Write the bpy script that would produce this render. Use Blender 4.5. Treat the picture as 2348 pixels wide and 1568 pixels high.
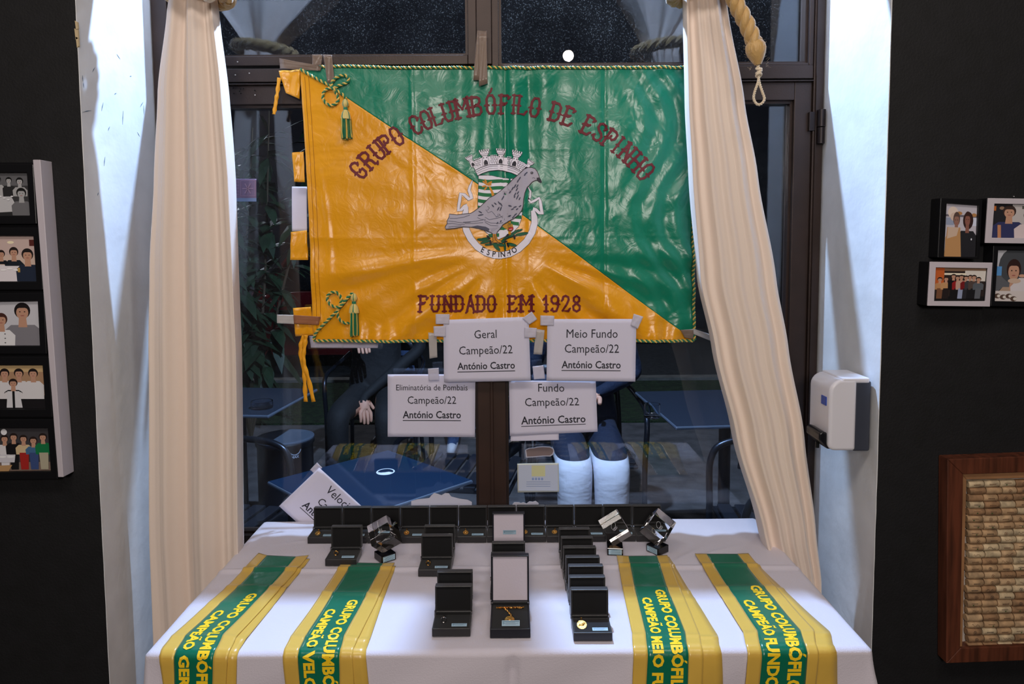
import bpy, bmesh, math, random
from math import sin, cos, pi, radians, atan2, hypot, exp, tan
from mathutils import Vector, Matrix, geometry
random.seed(7)
for _o in list(bpy.data.objects): bpy.data.objects.remove(_o)
SC = bpy.context.scene
COL = SC.collection

# ------------------------------------------------------------------ camera
F, PCX, PCY, TILT, ROLL, CH = 1565.0, 1174.0, 673.0, radians(4.04), radians(.38), 1.40
FW = Vector((0, cos(TILT), -sin(TILT)))
U0 = Vector((0, sin(TILT), cos(TILT))); R0 = Vector((1, 0, 0))
RT = R0*cos(ROLL) - U0*sin(ROLL); UP = U0*cos(ROLL) + R0*sin(ROLL)
CP = Vector((0, 0, CH))
cam = bpy.data.cameras.new('camera'); cam_o = bpy.data.objects.new('camera', cam); COL.objects.link(cam_o)
m = Matrix((RT, UP, -FW)).transposed().to_4x4(); m.translation = CP
cam_o.matrix_world = m
cam.sensor_width = 36; cam.sensor_fit = 'HORIZONTAL'; cam.lens = F/2348*36
cam.shift_y = -(784-PCY)/2348
cam.clip_start = .02; cam.clip_end = 100
SC.camera = cam_o

def ray(px, py): return FW*F + RT*(px-PCX) + UP*(PCY-py)
def aty(px, py, y):
    d = ray(px, py); return CP + d*(y/d.y)
def atz(px, py, z):
    d = ray(px, py); return CP + d*((z-CH)/d.z)
def atx(px, py, x):
    d = ray(px, py); return CP + d*(x/d.x)

# ------------------------------------------------------------------ world, lights, exposure
w = bpy.data.worlds.new('night_sky'); SC.world = w; w.use_nodes = True
nt = w.node_tree; bg = nt.nodes['Background']
tc = nt.nodes.new('ShaderNodeTexCoord'); sp = nt.nodes.new('ShaderNodeSeparateXYZ')
rp = nt.nodes.new('ShaderNodeValToRGB')
nt.links.new(tc.outputs['Generated'], sp.inputs[0]); nt.links.new(sp.outputs['Z'], rp.inputs[0])
rp.color_ramp.elements[0].color = (.004, .005, .009, 1); rp.color_ramp.elements[1].color = (.002, .003, .008, 1)
nt.links.new(rp.outputs[0], bg.inputs[0]); bg.inputs[1].default_value = 1.0

def light(name, kind, loc, power, color, size=.1, size_y=None, target=None, **kw):
    l = bpy.data.lights.new(name, kind); o = bpy.data.objects.new(name, l); COL.objects.link(o)
    o.location = loc; l.energy = power; l.color = color
    if kind == 'AREA':
        l.shape = 'RECTANGLE'; l.size = size; l.size_y = size_y or size
    elif kind in ('POINT', 'SPOT'): l.shadow_soft_size = size
    if kind == 'SPOT': l.spot_size = kw.get('angle', 2.6); l.spot_blend = .6
    if target is not None:
        o.rotation_euler = (Vector(target)-Vector(loc)).to_track_quat('-Z', 'Y').to_euler()
    return o
LAMP = Vector((-.066, 1.95, 2.90))
light('terrace_lamp_light', 'POINT', LAMP, 460, (.50, .71, 1.0), .03)
light('ceiling_light_front', 'AREA', (-.55, .10, 2.68), 6, (1.0, .90, .82), .5, .25, target=(-.1, 1.5, .9))
light('ceiling_light_side', 'AREA', (.75, .25, 2.68), 4, (1.0, .90, .82), .3, .3, target=(.1, 1.5, .9))
light('ceiling_light_centre', 'AREA', (.1, -.1, 2.86), 8, (1.0, .91, .84), 1.0, .5, target=(0, .9, .4))
light('room_front_fill', 'AREA', (-.05, -1.6, 2.0), 30, (1.0, .90, .83), .5, .4, target=(0, 1.5, 1.25))  # added frontal fill behind the camera; its reflection falls behind the flag
light('street_fill', 'POINT', (-4.5, 9.5, 4.6), 200, (.85, .9, 1.0), .15)  # added fill to lift the dark street and parked cars, no fixture
light('street_fill_far', 'POINT', (5.0, 8.0, 4.8), 200, (.85, .92, 1.0), .15)  # second added outdoor fill, on the right, no fixture
SC.view_settings.view_transform = 'Standard'; SC.view_settings.look = 'None'
SC.view_settings.gamma = 1; SC.view_settings.use_curve_mapping = False
SC.view_settings.exposure = 0.0

# ------------------------------------------------------------------ materials
def lin(c):
    return tuple(((x/255)/12.92 if x/255 <= .04045 else ((x/255+.055)/1.055)**2.4) for x in c)
MATS = {}
def mat(name, rgb, rough=.6, metal=0, spec=.5, bump=0, bscale=60, noise=0, nscale=8, sheen=0, trans=0, ior=1.45,
        emit=0, aniso=0, attr=None, detail=3, rgb2=None, stretch=None, subsurf=0, coat=0, bdist=.01):
    if name in MATS: return MATS[name]
    mt = bpy.data.materials.new(name); mt.use_nodes = True; t = mt.node_tree; b = t.nodes['Principled BSDF']
    c = (*lin(rgb), 1); mt.diffuse_color = c
    b.inputs['Base Color'].default_value = c; b.inputs['Roughness'].default_value = rough
    b.inputs['Metallic'].default_value = metal; b.inputs['Specular IOR Level'].default_value = spec
    b.inputs['IOR'].default_value = ior
    if sheen: b.inputs['Sheen Weight'].default_value = sheen
    if coat: b.inputs['Coat Weight'].default_value = coat
    if trans: b.inputs['Transmission Weight'].default_value = trans
    if aniso: b.inputs['Anisotropic'].default_value = aniso
    if emit:
        b.inputs['Emission Color'].default_value = c; b.inputs['Emission Strength'].default_value = emit
    co = None
    if bump or noise:
        tcn = t.nodes.new('ShaderNodeTexCoord'); co = tcn.outputs['Object']
        if stretch:
            mp = t.nodes.new('ShaderNodeMapping'); mp.inputs['Scale'].default_value = stretch
            t.links.new(co, mp.inputs[0]); co = mp.outputs[0]
    if attr:
        a = t.nodes.new('ShaderNodeAttribute'); a.attribute_name = attr; t.links.new(a.outputs['Color'], b.inputs['Base Color'])
    elif noise:
        n = t.nodes.new('ShaderNodeTexNoise'); n.inputs['Scale'].default_value = nscale; n.inputs['Detail'].default_value = 6
        t.links.new(co, n.inputs['Vector'])
        mx = t.nodes.new('ShaderNodeMix'); mx.data_type = 'RGBA'
        r2 = rgb2 or tuple(max(0, x*(1-noise)) for x in rgb)
        mx.inputs['A'].default_value = c; mx.inputs['B'].default_value = (*lin(r2), 1)
        rr = t.nodes.new('ShaderNodeMapRange'); rr.inputs['From Min'].default_value = .38; rr.inputs['From Max'].default_value = .68
        t.links.new(n.outputs['Fac'], rr.inputs['Value']); t.links.new(rr.outputs[0], mx.inputs['Factor'])
        t.links.new(mx.outputs['Result'], b.inputs['Base Color'])
    if bump:
        n2 = t.nodes.new('ShaderNodeTexNoise'); n2.inputs['Scale'].default_value = bscale; n2.inputs['Detail'].default_value = detail
        t.links.new(co, n2.inputs['Vector'])
        bp = t.nodes.new('ShaderNodeBump'); bp.inputs['Strength'].default_value = bump; bp.inputs['Distance'].default_value = bdist
        t.links.new(n2.outputs['Fac'], bp.inputs['Height']); t.links.new(bp.outputs[0], b.inputs['Normal'])
    MATS[name] = mt
    return mt

def satin(name, rgb, rough=.34, b1=.35, spec=.6):
    """woven satin: broad sheen, warped wrinkles and fine creases as bump"""
    mt = mat(name, rgb, rough=rough, spec=spec, sheen=.15)
    t = mt.node_tree; b = t.nodes['Principled BSDF']
    tcn = t.nodes.new('ShaderNodeTexCoord')
    n0 = t.nodes.new('ShaderNodeTexNoise'); n0.inputs['Scale'].default_value = 5; n0.inputs['Detail'].default_value = 3
    n0.inputs['Distortion'].default_value = 1.4
    n1 = t.nodes.new('ShaderNodeTexNoise'); n1.inputs['Scale'].default_value = 26; n1.inputs['Detail'].default_value = 3
    n1.inputs['Distortion'].default_value = 2.0
    ad = t.nodes.new('ShaderNodeMath'); ad.operation = 'MULTIPLY_ADD'; ad.inputs[1].default_value = .10
    t.links.new(tcn.outputs['Object'], n0.inputs['Vector']); t.links.new(tcn.outputs['Object'], n1.inputs['Vector'])
    t.links.new(n1.outputs['Fac'], ad.inputs[0]); t.links.new(n0.outputs['Fac'], ad.inputs[2])
    bp = t.nodes.new('ShaderNodeBump'); bp.inputs['Strength'].default_value = b1; bp.inputs['Distance'].default_value = .022
    t.links.new(ad.outputs[0], bp.inputs['Height']); t.links.new(bp.outputs[0], b.inputs['Normal'])
    return mt

def glassmat(name, tint=(1, 1, 1), dirt=0.0, dscale=260, haze=0.0):
    if name in MATS: return MATS[name]
    mt = bpy.data.materials.new(name); mt.use_nodes = True; t = mt.node_tree
    for n in list(t.nodes): t.nodes.remove(n)
    out = t.nodes.new('ShaderNodeOutputMaterial')
    tr = t.nodes.new('ShaderNodeBsdfTransparent'); tr.inputs[0].default_value = (*tint, 1)
    gl = t.nodes.new('ShaderNodeBsdfGlossy'); gl.inputs['Roughness'].default_value = 0.0
    gl.inputs[0].default_value = (1, 1, 1, 1)
    fr = t.nodes.new('ShaderNodeFresnel')
    ge = t.nodes.new('ShaderNodeNewGeometry'); io = t.nodes.new('ShaderNodeMapRange')   # thin pane: same index from both sides
    io.inputs['To Min'].default_value = 1.5; io.inputs['To Max'].default_value = 1/1.5
    t.links.new(ge.outputs['Backfacing'], io.inputs['Value']); t.links.new(io.outputs[0], fr.inputs[0])
    mx = t.nodes.new('ShaderNodeMixShader')
    t.links.new(fr.outputs[0], mx.inputs[0]); t.links.new(tr.outputs[0], mx.inputs[1]); t.links.new(gl.outputs[0], mx.inputs[2])
    last = mx.outputs[0]
    if dirt:
        tcn = t.nodes.new('ShaderNodeTexCoord')
        n = t.nodes.new('ShaderNodeTexNoise'); n.inputs['Scale'].default_value = dscale; n.inputs['Detail'].default_value = 4
        n2 = t.nodes.new('ShaderNodeTexNoise'); n2.inputs['Scale'].default_value = 9; n2.inputs['Detail'].default_value = 5
        t.links.new(tcn.outputs['Object'], n.inputs['Vector']); t.links.new(tcn.outputs['Object'], n2.inputs['Vector'])
        r = t.nodes.new('ShaderNodeMapRange'); r.inputs['From Min'].default_value = .60; r.inputs['From Max'].default_value = .72
        r.inputs['To Max'].default_value = dirt
        r2 = t.nodes.new('ShaderNodeMapRange'); r2.inputs['From Min'].default_value = .35; r2.inputs['From Max'].default_value = .75
        r2.inputs['To Min'].default_value = .25
        mu = t.nodes.new('ShaderNodeMath'); mu.operation = 'MULTIPLY'
        adn = t.nodes.new('ShaderNodeMath'); adn.operation = 'ADD'; adn.inputs[1].default_value = haze
        t.links.new(n.outputs['Fac'], r.inputs['Value']); t.links.new(n2.outputs['Fac'], r2.inputs['Value'])
        t.links.new(r.outputs[0], adn.inputs[0])
        t.links.new(adn.outputs[0], mu.inputs[0]); t.links.new(r2.outputs[0], mu.inputs[1])
        tl = t.nodes.new('ShaderNodeBsdfTranslucent'); tl.inputs[0].default_value = (.8, .8, .8, 1)
        df = t.nodes.new('ShaderNodeBsdfDiffuse'); df.inputs[0].default_value = (.6, .6, .6, 1)
        ms = t.nodes.new('ShaderNodeMixShader'); ms.inputs[0].default_value = .5
        t.links.new(tl.outputs[0], ms.inputs[1]); t.links.new(df.outputs[0], ms.inputs[2])
        m2 = t.nodes.new('ShaderNodeMixShader')
        t.links.new(mu.outputs[0], m2.inputs[0]); t.links.new(last, m2.inputs[1]); t.links.new(ms.outputs[0], m2.inputs[2])
        last = m2.outputs[0]
    t.links.new(last, out.inputs[0])
    MATS[name] = mt
    return mt

# ------------------------------------------------------------------ mesh helpers
class MB:
    def __init__(s): s.v = []; s.f = []; s.c = []
    def add(s, vs, fs, col=None, M=None):
        n = len(s.v)
        for p in vs:
            p = Vector(p)
            s.v.append(M @ p if M is not None else p)
        for f in fs:
            s.f.append(tuple(i+n for i in f)); s.c.append(col)
    def box(s, lo, hi, col=None, M=None):
        x0, y0, z0 = lo; x1, y1, z1 = hi
        s.add([(x0,y0,z0),(x1,y0,z0),(x1,y1,z0),(x0,y1,z0),(x0,y0,z1),(x1,y0,z1),(x1,y1,z1),(x0,y1,z1)],
              [(0,3,2,1),(4,5,6,7),(0,1,5,4),(1,2,6,5),(2,3,7,6),(3,0,4,7)], col, M)
    def prism(s, pts, y0, y1, col=None, M=None):
        """pts = (x,z) outline, extruded along y"""
        n = len(pts)
        s.add([(x,y0,z) for x,z in pts]+[(x,y1,z) for x,z in pts],
              [tuple(range(n)), tuple(range(2*n-1, n-1, -1))]+[(i,i+n,(i+1)%n+n,(i+1)%n) for i in range(n)], col, M)
    def tube(s, path, r, seg=8, col=None, M=None, closed=False, cap=True):
        path = [Vector(p) for p in path]; n = len(path)
        rr = r if isinstance(r, (list, tuple)) else [r]*n
        vs = []; up = None
        for i, p in enumerate(path):
            if closed: d = path[(i+1) % n]-path[i-1]
            else: d = path[min(i+1, n-1)]-path[max(i-1, 0)]
            d.normalize()
            if up is None:
                up = d.orthogonal().normalized()
            else:
                up = (up - d*up.dot(d))
                up = up.normalized() if up.length > 1e-6 else d.orthogonal().normalized()
            sd = d.cross(up)
            for k in range(seg):
                a = 2*pi*k/seg; vs.append(p + (up*cos(a)+sd*sin(a))*rr[i])
        fs = []
        for i in range(n if closed else n-1):
            j = (i+1) % n
            for k in range(seg):
                fs.append((i*seg+k, i*seg+(k+1)%seg, j*seg+(k+1)%seg, j*seg+k))
        if not closed and cap:
            fs.append(tuple(range(seg-1, -1, -1))); fs.append(tuple((n-1)*seg+k for k in range(seg)))
        s.add(vs, fs, col, M)
    def lathe(s, prof, seg=24, col=None, M=None):
        vs = []; fs = []; n = len(prof)
        for k in range(seg):
            a = 2*pi*k/seg
            for r, z in prof: vs.append((r*cos(a), r*sin(a), z))
        for k in range(seg):
            for i in range(n-1):
                a, b = k*n+i, ((k+1)%seg)*n+i
                fs.append((a, b, b+1, a+1))
        fs.append(tuple(k*n for k in range(seg-1, -1, -1))); fs.append(tuple(k*n+n-1 for k in range(seg)))
        s.add(vs, fs, col, M)
    def ell(s, c, r, seg=14, rings=9, col=None, M=None):
        vs = []; fs = []
        r = r if isinstance(r, (tuple, list)) else (r, r, r)
        for i in range(rings+1):
            t = pi*i/rings
            for k in range(seg):
                a = 2*pi*k/seg
                vs.append((c[0]+r[0]*sin(t)*cos(a), c[1]+r[1]*sin(t)*sin(a), c[2]+r[2]*cos(t)))
        for i in range(rings):
            for k in range(seg):
                fs.append((i*seg+k, (i+1)*seg+k, (i+1)*seg+(k+1)%seg, i*seg+(k+1)%seg))
        s.add(vs, fs, col, M)
    def grid(s, fn, nu, nv, col=None):
        vs = [fn(i/nu, j/nv) for j in range(nv+1) for i in range(nu+1)]
        fs = [(j*(nu+1)+i, j*(nu+1)+i+1, (j+1)*(nu+1)+i+1, (j+1)*(nu+1)+i) for j in range(nv) for i in range(nu)]
        s.add(vs, fs, col)
    def ob(s, name, m, parent=None, bevel=0, smooth=False, solid=0, world=False, seg=2, recalc=True, angle=40):
        """world=True: vertices are in world space; the parent's location is subtracted"""
        off = parent_loc(parent) if (world and parent) else Vector((0,0,0))
        me = bpy.data.meshes.new(name)
        me.from_pydata([tuple(p-off) for p in s.v], [], s.f)
        if any(c is not None for c in s.c):
            at = me.color_attributes.new('Col', 'FLOAT_COLOR', 'CORNER')
            li = 0
            data = []
            for pl, c in zip(me.polygons, s.c):
                c4 = (*lin(c or (255,255,255)), 1)
                data.extend(c4*len(pl.vertices))
            at.data.foreach_set('color', data)
        if recalc:
            bm = bmesh.new(); bm.from_mesh(me); bmesh.ops.recalc_face_normals(bm, faces=bm.faces); bm.to_mesh(me); bm.free()
        me.validate()
        o = bpy.data.objects.new(name, me); COL.objects.link(o)
        if m: me.materials.append(m)
        if parent: o.parent = parent
        if smooth:
            me.shade_smooth()
            if smooth == 'auto':
                me.set_sharp_from_angle(angle=radians(angle))
        if solid:
            md = o.modifiers.new('thickness', 'SOLIDIFY'); md.thickness = solid; md.offset = 0
        if bevel:
            md = o.modifiers.new('bevel', 'BEVEL'); md.width = bevel; md.segments = seg; md.limit_method = 'ANGLE'
            md.harden_normals = False
        return o
def parent_loc(p):
    v = Vector((0,0,0))
    while p is not None: v += p.location; p = p.parent
    return v
def tag(o, label, cat, group=None, kind=None):
    o['label'] = label; o['category'] = cat
    if group: o['group'] = group
    if kind: o['kind'] = kind
    return o
def thing(name, loc, label, cat, group=None, rz=0):
    o = bpy.data.objects.new(name, None); COL.objects.link(o); o.location = loc; o.rotation_euler[2] = rz
    o.empty_display_size = .02
    return tag(o, label, cat, group)
def struct(o): o['kind'] = 'structure'; return o
def bx(name, lo, hi, m, parent=None, bevel=0, **k):
    b = MB(); b.box(lo, hi); return b.ob(name, m, parent, bevel=bevel, **k)
def copy_tree(o, loc=None, label=None, rz=None):
    c = o.copy(); COL.objects.link(c)
    if loc is not None: c.location = loc
    if rz is not None: c.rotation_euler[2] = rz
    if label: c['label'] = label
    for ch in list(o.children):
        d = ch.copy(); COL.objects.link(d); d.parent = c
        for g in list(ch.children):
            e = g.copy(); COL.objects.link(e); e.parent = d
    return c

def bold_text(s, bold):
    """heavy lettering; the accents are added as shapes of their own"""
    base_ = s.replace('Ó', 'O').replace('Ã', 'A')
    vs, fs = text_geo(base_, 1, bold, 'LEFT', 2, 1.02); vs = list(vs); fs = list(fs)
    for i, ch in enumerate(s):
        if ch in 'ÓÃ':
            x1 = max(v[0] for v in text_geo(base_[:i+1], 1, bold, 'LEFT', 1, 1.02)[0]); w1 = max(v[0] for v in text_geo(base_[i], 1, bold, 'LEFT', 1)[0]); xc = x1-w1/2
            q = [(-.06,.78),(.06,.78),(.17,.95),(.02,.95)] if ch == 'Ó' else [(-.19,.78),(-.13,.87),(0,.83),(.13,.80),(.19,.90),(.15,.98),(.02,.92),(-.12,.97),(-.21,.88)]
            n = len(vs); vs += [(xc+p[0], p[1]) for p in q]
            fs += [tuple(n+k for k in t) for t in geometry.tessellate_polygon([[Vector((p[0], p[1], 0)) for p in q]])]
    return vs, fs

# ---- text as flat polygons (list of (verts2d, faces)), curve text converted without operators
def text_geo(s, size=1, bold=0.0, align='CENTER', res=3, spacing=1.0, shear=0.0):
    cu = bpy.data.curves.new('t', 'FONT'); cu.body = s; cu.size = size; cu.offset = bold*size
    cu.align_x = align; cu.resolution_u = res; cu.space_character = spacing; cu.shear = shear
    o = bpy.data.objects.new('t', cu); COL.objects.link(o)
    dg = bpy.context.evaluated_depsgraph_get(); dg.update()
    me = bpy.data.meshes.new_from_object(o.evaluated_get(dg))
    vs = [(v.co.x, v.co.y) for v in me.vertices]; fs = [tuple(p.vertices) for p in me.polygons]
    bpy.data.objects.remove(o); bpy.data.curves.remove(cu); bpy.data.meshes.remove(me)
    return vs, fs

# ---- layered flat art: polygons in any 2-D frame, cut on a grid, mapped onto a surface
class Art:
    def __init__(s): s.p = []; s.n = 0
    def poly(s, pts, col, layer=None):
        s.n += 1
        pts = [Vector((p[0], p[1], 0)) for p in pts]
        tr = geometry.tessellate_polygon([pts])
        s.p.append(([(p.x, p.y) for p in pts], [tuple(t) for t in tr], col, s.n if layer is None else layer))
    def raw(s, vs, fs, col, layer=None):
        s.n += 1; s.p.append((vs, fs, col, s.n if layer is None else layer))
    def ell(s, c, r, col, rot=0, n=18, layer=None):
        a = radians(rot)
        s.poly([(c[0]+r[0]*cos(t)*cos(a)-r[1]*sin(t)*sin(a), c[1]+r[0]*cos(t)*sin(a)+r[1]*sin(t)*cos(a))
                for t in [2*pi*i/n for i in range(n)]], col, layer)
    def rect(s, x0, y0, x1, y1, col, layer=None): s.poly([(x0,y0),(x1,y0),(x1,y1),(x0,y1)], col, layer)
    def stroke(s, pts, w, col, layer=None, closed=False, round_=True):
        """w: width or list of widths; layer shared by all its pieces"""
        s.n += 1; L = s.n if layer is None else layer
        n = len(pts); ws = w if isinstance(w, (list, tuple)) else [w]*n
        left = []; right = []
        for i in range(n):
            a = pts[(i-1) % n if closed else max(i-1, 0)]; b = pts[(i+1) % n if closed else min(i+1, n-1)]
            d = Vector((b[0]-a[0], b[1]-a[1]));
            if d.length < 1e-9: d = Vector((1, 0))
            d.normalize(); h = ws[i]/2
            left.append((pts[i][0]-d.y*h, pts[i][1]+d.x*h)); right.append((pts[i][0]+d.y*h, pts[i][1]-d.x*h))
        vs = left+right; fs = [(i, (i+1) % n, (i+1) % n+n, i+n) for i in range(n if closed else n-1)]
        s.p.append((vs, fs, col, L))
    def build(s, name, mapper, m, parent=None, cut=None, lay=.00012, base=.0003, local=False):
        vs_all = []; fs_all = []; cs = []
        off = parent_loc(parent) if parent and not local else Vector((0,0,0))
        for vs, fs, col, L in s.p:
            bm = bmesh.new(); bv = [bm.verts.new((x, y, 0)) for x, y in vs]
            for f in fs:
                try: bm.faces.new([bv[i] for i in f])
                except Exception: pass
            if cut:
                xs = [v[0] for v in vs]; ys = [v[1] for v in vs]
                k = math.ceil(min(xs)/cut)
                while k*cut < max(xs):
                    bmesh.ops.bisect_plane(bm, geom=bm.verts[:]+bm.edges[:]+bm.faces[:], plane_co=(k*cut,0,0), plane_no=(1,0,0)); k += 1
                k = math.ceil(min(ys)/cut)
                while k*cut < max(ys):
                    bmesh.ops.bisect_plane(bm, geom=bm.verts[:]+bm.edges[:]+bm.faces[:], plane_co=(0,k*cut,0), plane_no=(0,1,0)); k += 1
            bm.verts.index_update(); n = len(vs_all)
            vs_all += [mapper(v.co.x, v.co.y, base+lay*L)-off for v in bm.verts]
            for f in bm.faces:
                fs_all.append(tuple(v.index+n for v in f.verts)); cs.append(col)
            bm.free()
        b = MB(); b.v = vs_all; b.f = fs_all; b.c = cs
        o = b.ob(name, m, parent, recalc=False)
        return o
M_PRINT = mat('printed_colours', (255,255,255), rough=.55, attr='Col')
M_PHOTO = mat('photo_print', (255,255,255), rough=.5, attr='Col', coat=.0)
M_THREAD = mat('embroidery_thread', (255,255,255), rough=.6, attr='Col', sheen=.3)
# ------------------------------------------------------------------ setting: room shell
YW, YG = 1.325, 1.63              # face of the black wall, glass plane
XL, XR = -.821, .722              # the opening
M_BLACK = mat('black_wall_paint', (19, 19, 22), rough=.75, bump=.12, bscale=260, noise=.25, nscale=30)
M_WHITE = mat('white_reveal_paint', (226, 227, 230), rough=.65, bump=.15, bscale=25, noise=.05, nscale=10)
M_FLOOR = mat('dark_floor', (70, 58, 50), rough=.4, noise=.3, nscale=5)
M_CEIL = mat('ceiling_paint', (120, 112, 105), rough=.9)
M_FRAME = mat('bronze_aluminium', (54, 41, 36), rough=.42, metal=.35, noise=.15, nscale=14, bump=.04, bscale=300)
M_FRAME2 = mat('brown_stile_paint', (56, 36, 27), rough=.5, metal=.15, noise=.15, nscale=14)
struct(bx('wall_left', (-3.2, YW, 0), (XL, YW+.32, 3.1), M_BLACK))
struct(bx('wall_right', (XR, YW, 0), (3.2, YW+.32, 3.1), M_BLACK))
struct(bx('wall_above', (XL, YW, 2.78), (XR, YW+.32, 3.1), M_BLACK))
# white lining of the opening, with a slightly chipped edge where the black paint begins
def lining(name, x, sgn):
    b = MB(); rnd = random.Random(3 if sgn > 0 else 9)
    n = 90; zs = [i*2.78/n for i in range(n+1)]
    ed = [YW-.0012 + 0*rnd.random() for _ in zs]
    th = .004
    inner = []
    for i, z in enumerate(zs):
        ww = .0022*rnd.random()
        inner.append(ww)
    vs = []; fs = []
    for i, z in enumerate(zs):
        x1 = x; x2 = x - sgn*(.0005+inner[i]*.3)
        vs += [(x2, YW+.31, z), (x+sgn*.0012, YW+.31, z), (x+sgn*.0012, YW-.0003, z), (x-sgn*inner[i]*.3, YW-.0003, z)]
    for i in range(n):
        for k in range(4):
            fs.append((i*4+k, i*4+(k+1)%4, (i+1)*4+(k+1)%4, (i+1)*4+k))
    fs += [(3,2,1,0), tuple(n*4+k for k in range(4))]
    b.add(vs, fs); return struct(b.ob(name, M_WHITE))
lining('trim_1', XL, 1); lining('trim_2', XR, -1)
struct(bx('trim_3', (XL, YW+.001, 2.77), (XR, YW+.31, 2.782), M_WHITE))
# scuffs and chips on the left reveal
M_SCUFF = mat('scuff_mark', (90, 110, 130), rough=.8)
M_CHIP = mat('bare_plaster_chip', (196, 176, 140), rough=.9)
b = MB()
rnd = random.Random(5)
for px, py, L_, a in [(200,255,.03,.3),(235,245,.02,1.2),(282,270,.03,1.4),(325,240,.02,.8),(318,308,.012,2.4),(240,370,.02,1.3),(190,180,.012,1.6),(192,195,.01,1.6),
                   (265,215,.01,.5),(225,445,.008,1),(300,175,.008,.3),(272,130,.014,2.6),(330,252,.02,1.6),(250,295,.012,1.0),(215,160,.015,.9)]:
    p = atx(px, py, XL+.0017)
    d = Vector((0, cos(a), sin(a))); q = Vector((0, -sin(a), cos(a)))
    h = .0011
    pts = [p-d*L_/2, p-q*h*.5+d*0, p+d*L_/2, p+q*h]
    b.add(pts+[x-Vector((.0004,0,0)) for x in pts], [(0,1,2,3),(4,5,6,7),(0,1,5,4),(1,2,6,5),(2,3,7,6),(3,0,4,7)])
o = b.ob('scuff_marks', M_SCUFF); struct(o)
b = MB()
for (x0,y0,x1,y1) in [(173,48,179,70),(172,66,180,92),(175,85,181,110)]:
    b.prism([(aty(x0,y0,YW).x, aty(x0,y0,YW).z),(aty(x1,y0+3,YW).x, aty(x1,y0+3,YW).z),(aty(x1+1,y1-4,YW).x, aty(x1+1,y1-4,YW).z),(aty(x0+3,y1,YW).x, aty(x0+3,y1,YW).z)], YW-.0022, YW+.002)
struct(b.ob('plaster_chips', M_CHIP))
struct(bx('wall_side_left', (-3.3, -3.4, 0), (-3.2, YW+.32, 3.1), M_BLACK))
struct(bx('wall_side_right', (3.2, -3.4, 0), (3.3, YW+.32, 3.1), M_BLACK))
struct(bx('wall_back', (-3.3, -3.5, 0), (3.3, -3.4, 3.1), M_BLACK))
struct(bx('floor', (-3.3, -3.5, -.05), (3.3, YW+.32, 0), M_FLOOR))
struct(bx('ceiling', (-3.3, -3.5, 3.1), (3.3, YW+.32, 3.2), M_CEIL))
struct(bx('wall_outside_above', (-3.3, YW+.32, 2.76), (3.3, YW+.42, 3.6), M_BLACK))

# ------------------------------------------------------------------ glazed double door with transom
YF = 1.597                        # room-side face of the frames
def gx(px, py): return aty(px, py, YF).x
def gz(px, py): return aty(px, py, YF).z
def fr(name, x0, x1, z0, z1, y0=YF, y1=YF+.055, parent=None, m=None, bv=.0015):
    return bx(name, (x0, y0, z0), (x1, y1, z1), m or M_FRAME, parent, bevel=bv)
zt = gz(1400, 146); zt2 = gz(1400, 180); zt3 = gz(1400, 232)
def sthing(name):
    o = bpy.data.objects.new(name, None); COL.objects.link(o); o['kind'] = 'structure'; return o
# outer frame
df = sthing('door_frame')
fr('jamb', XL+.004, gx(384, 40), 0, 2.76, y0=YF-.004, parent=df); fr('jamb', gx(1868, 40), XR-.004, 0, 2.76, y0=YF-.004, parent=df)
fr('head', XL, XR, 2.68, 2.76, y0=YF-.004, parent=df)
fr('transom_rail', gx(384,40), gx(1868,40), gz(1400, 183), gz(1400, 152), y0=YF-.001, parent=df)
fr('transom_bead', gx(384,40), gx(1868,40), gz(1400, 190), gz(1400, 187), y0=YF-.006, parent=df)
fr('threshold_panel', XL+.004, XR-.004, 0, .05, parent=df)
fr('bead', gx(1872,40), gx(1874,40), .05, 2.68, y0=YF-.009, y1=YF, parent=df, bv=0)
M_TGLASS = glassmat('dirty_transom_glass', (.93, .95, 1.0), dirt=.17, dscale=300, haze=.006)
M_DGLASS = glassmat('door_glass', (.90, .92, .95), dirt=.03, dscale=340, haze=.003)
def sash(name, x0, x1, z0, z1, sl, sr, st, sb, glass, y0, mid=None):
    t = sthing(name)
    fr('stile', x0, x0+sl, z0, z1, y0=y0, parent=t, m=mid[0] if mid else None)
    fr('stile', x1-sr, x1, z0, z1, y0=y0, parent=t, m=mid[1] if mid else None)
    fr('top_rail', x0+sl, x1-sr, z1-st, z1, y0=y0+.0005, parent=t)
    fr('bottom_rail', x0+sl, x1-sr, z0, z0+sb, y0=y0+.0005, parent=t)
    # glazing beads round the pane
    bw = .006
    for (a, b_, c, d) in ((x0+sl, x0+sl+bw, z0+sb, z1-st), (x1-sr-bw, x1-sr, z0+sb, z1-st)):
        fr('glazing_bead', a, b_, c, d, y0=y0+.012, y1=YG-.002, parent=t, bv=0)
    for (c, d) in ((z0+sb, z0+sb+bw), (z1-st-bw, z1-st)):
        fr('glazing_bead', x0+sl+bw, x1-sr-bw, c, d, y0=y0+.012, y1=YG-.002, parent=t, bv=0)
    bx('pane', (x0+sl+.001, YG-.002, z0+sb+.001), (x1-sr-.001, YG+.002, z1-st-.001), glass, t)
    return t
xm0, xm1 = gx(1080, 60), gx(1139, 60)
fr('mullion', xm0+.012, xm1-.012, zt, 2.68, y0=YF-.003, parent=df)
sash('window_1', gx(384,40), xm0+.012, gz(800,149), 2.68, .03, .02, .03, gz(800,127)-gz(800,149), M_TGLASS, YF)
sash('window_2', xm1-.012, gx(1868,40), gz(1500,152), 2.68, .016, .010, .03, .006, M_TGLASS, YF)
xc = gx(1129, 1100)
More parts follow.
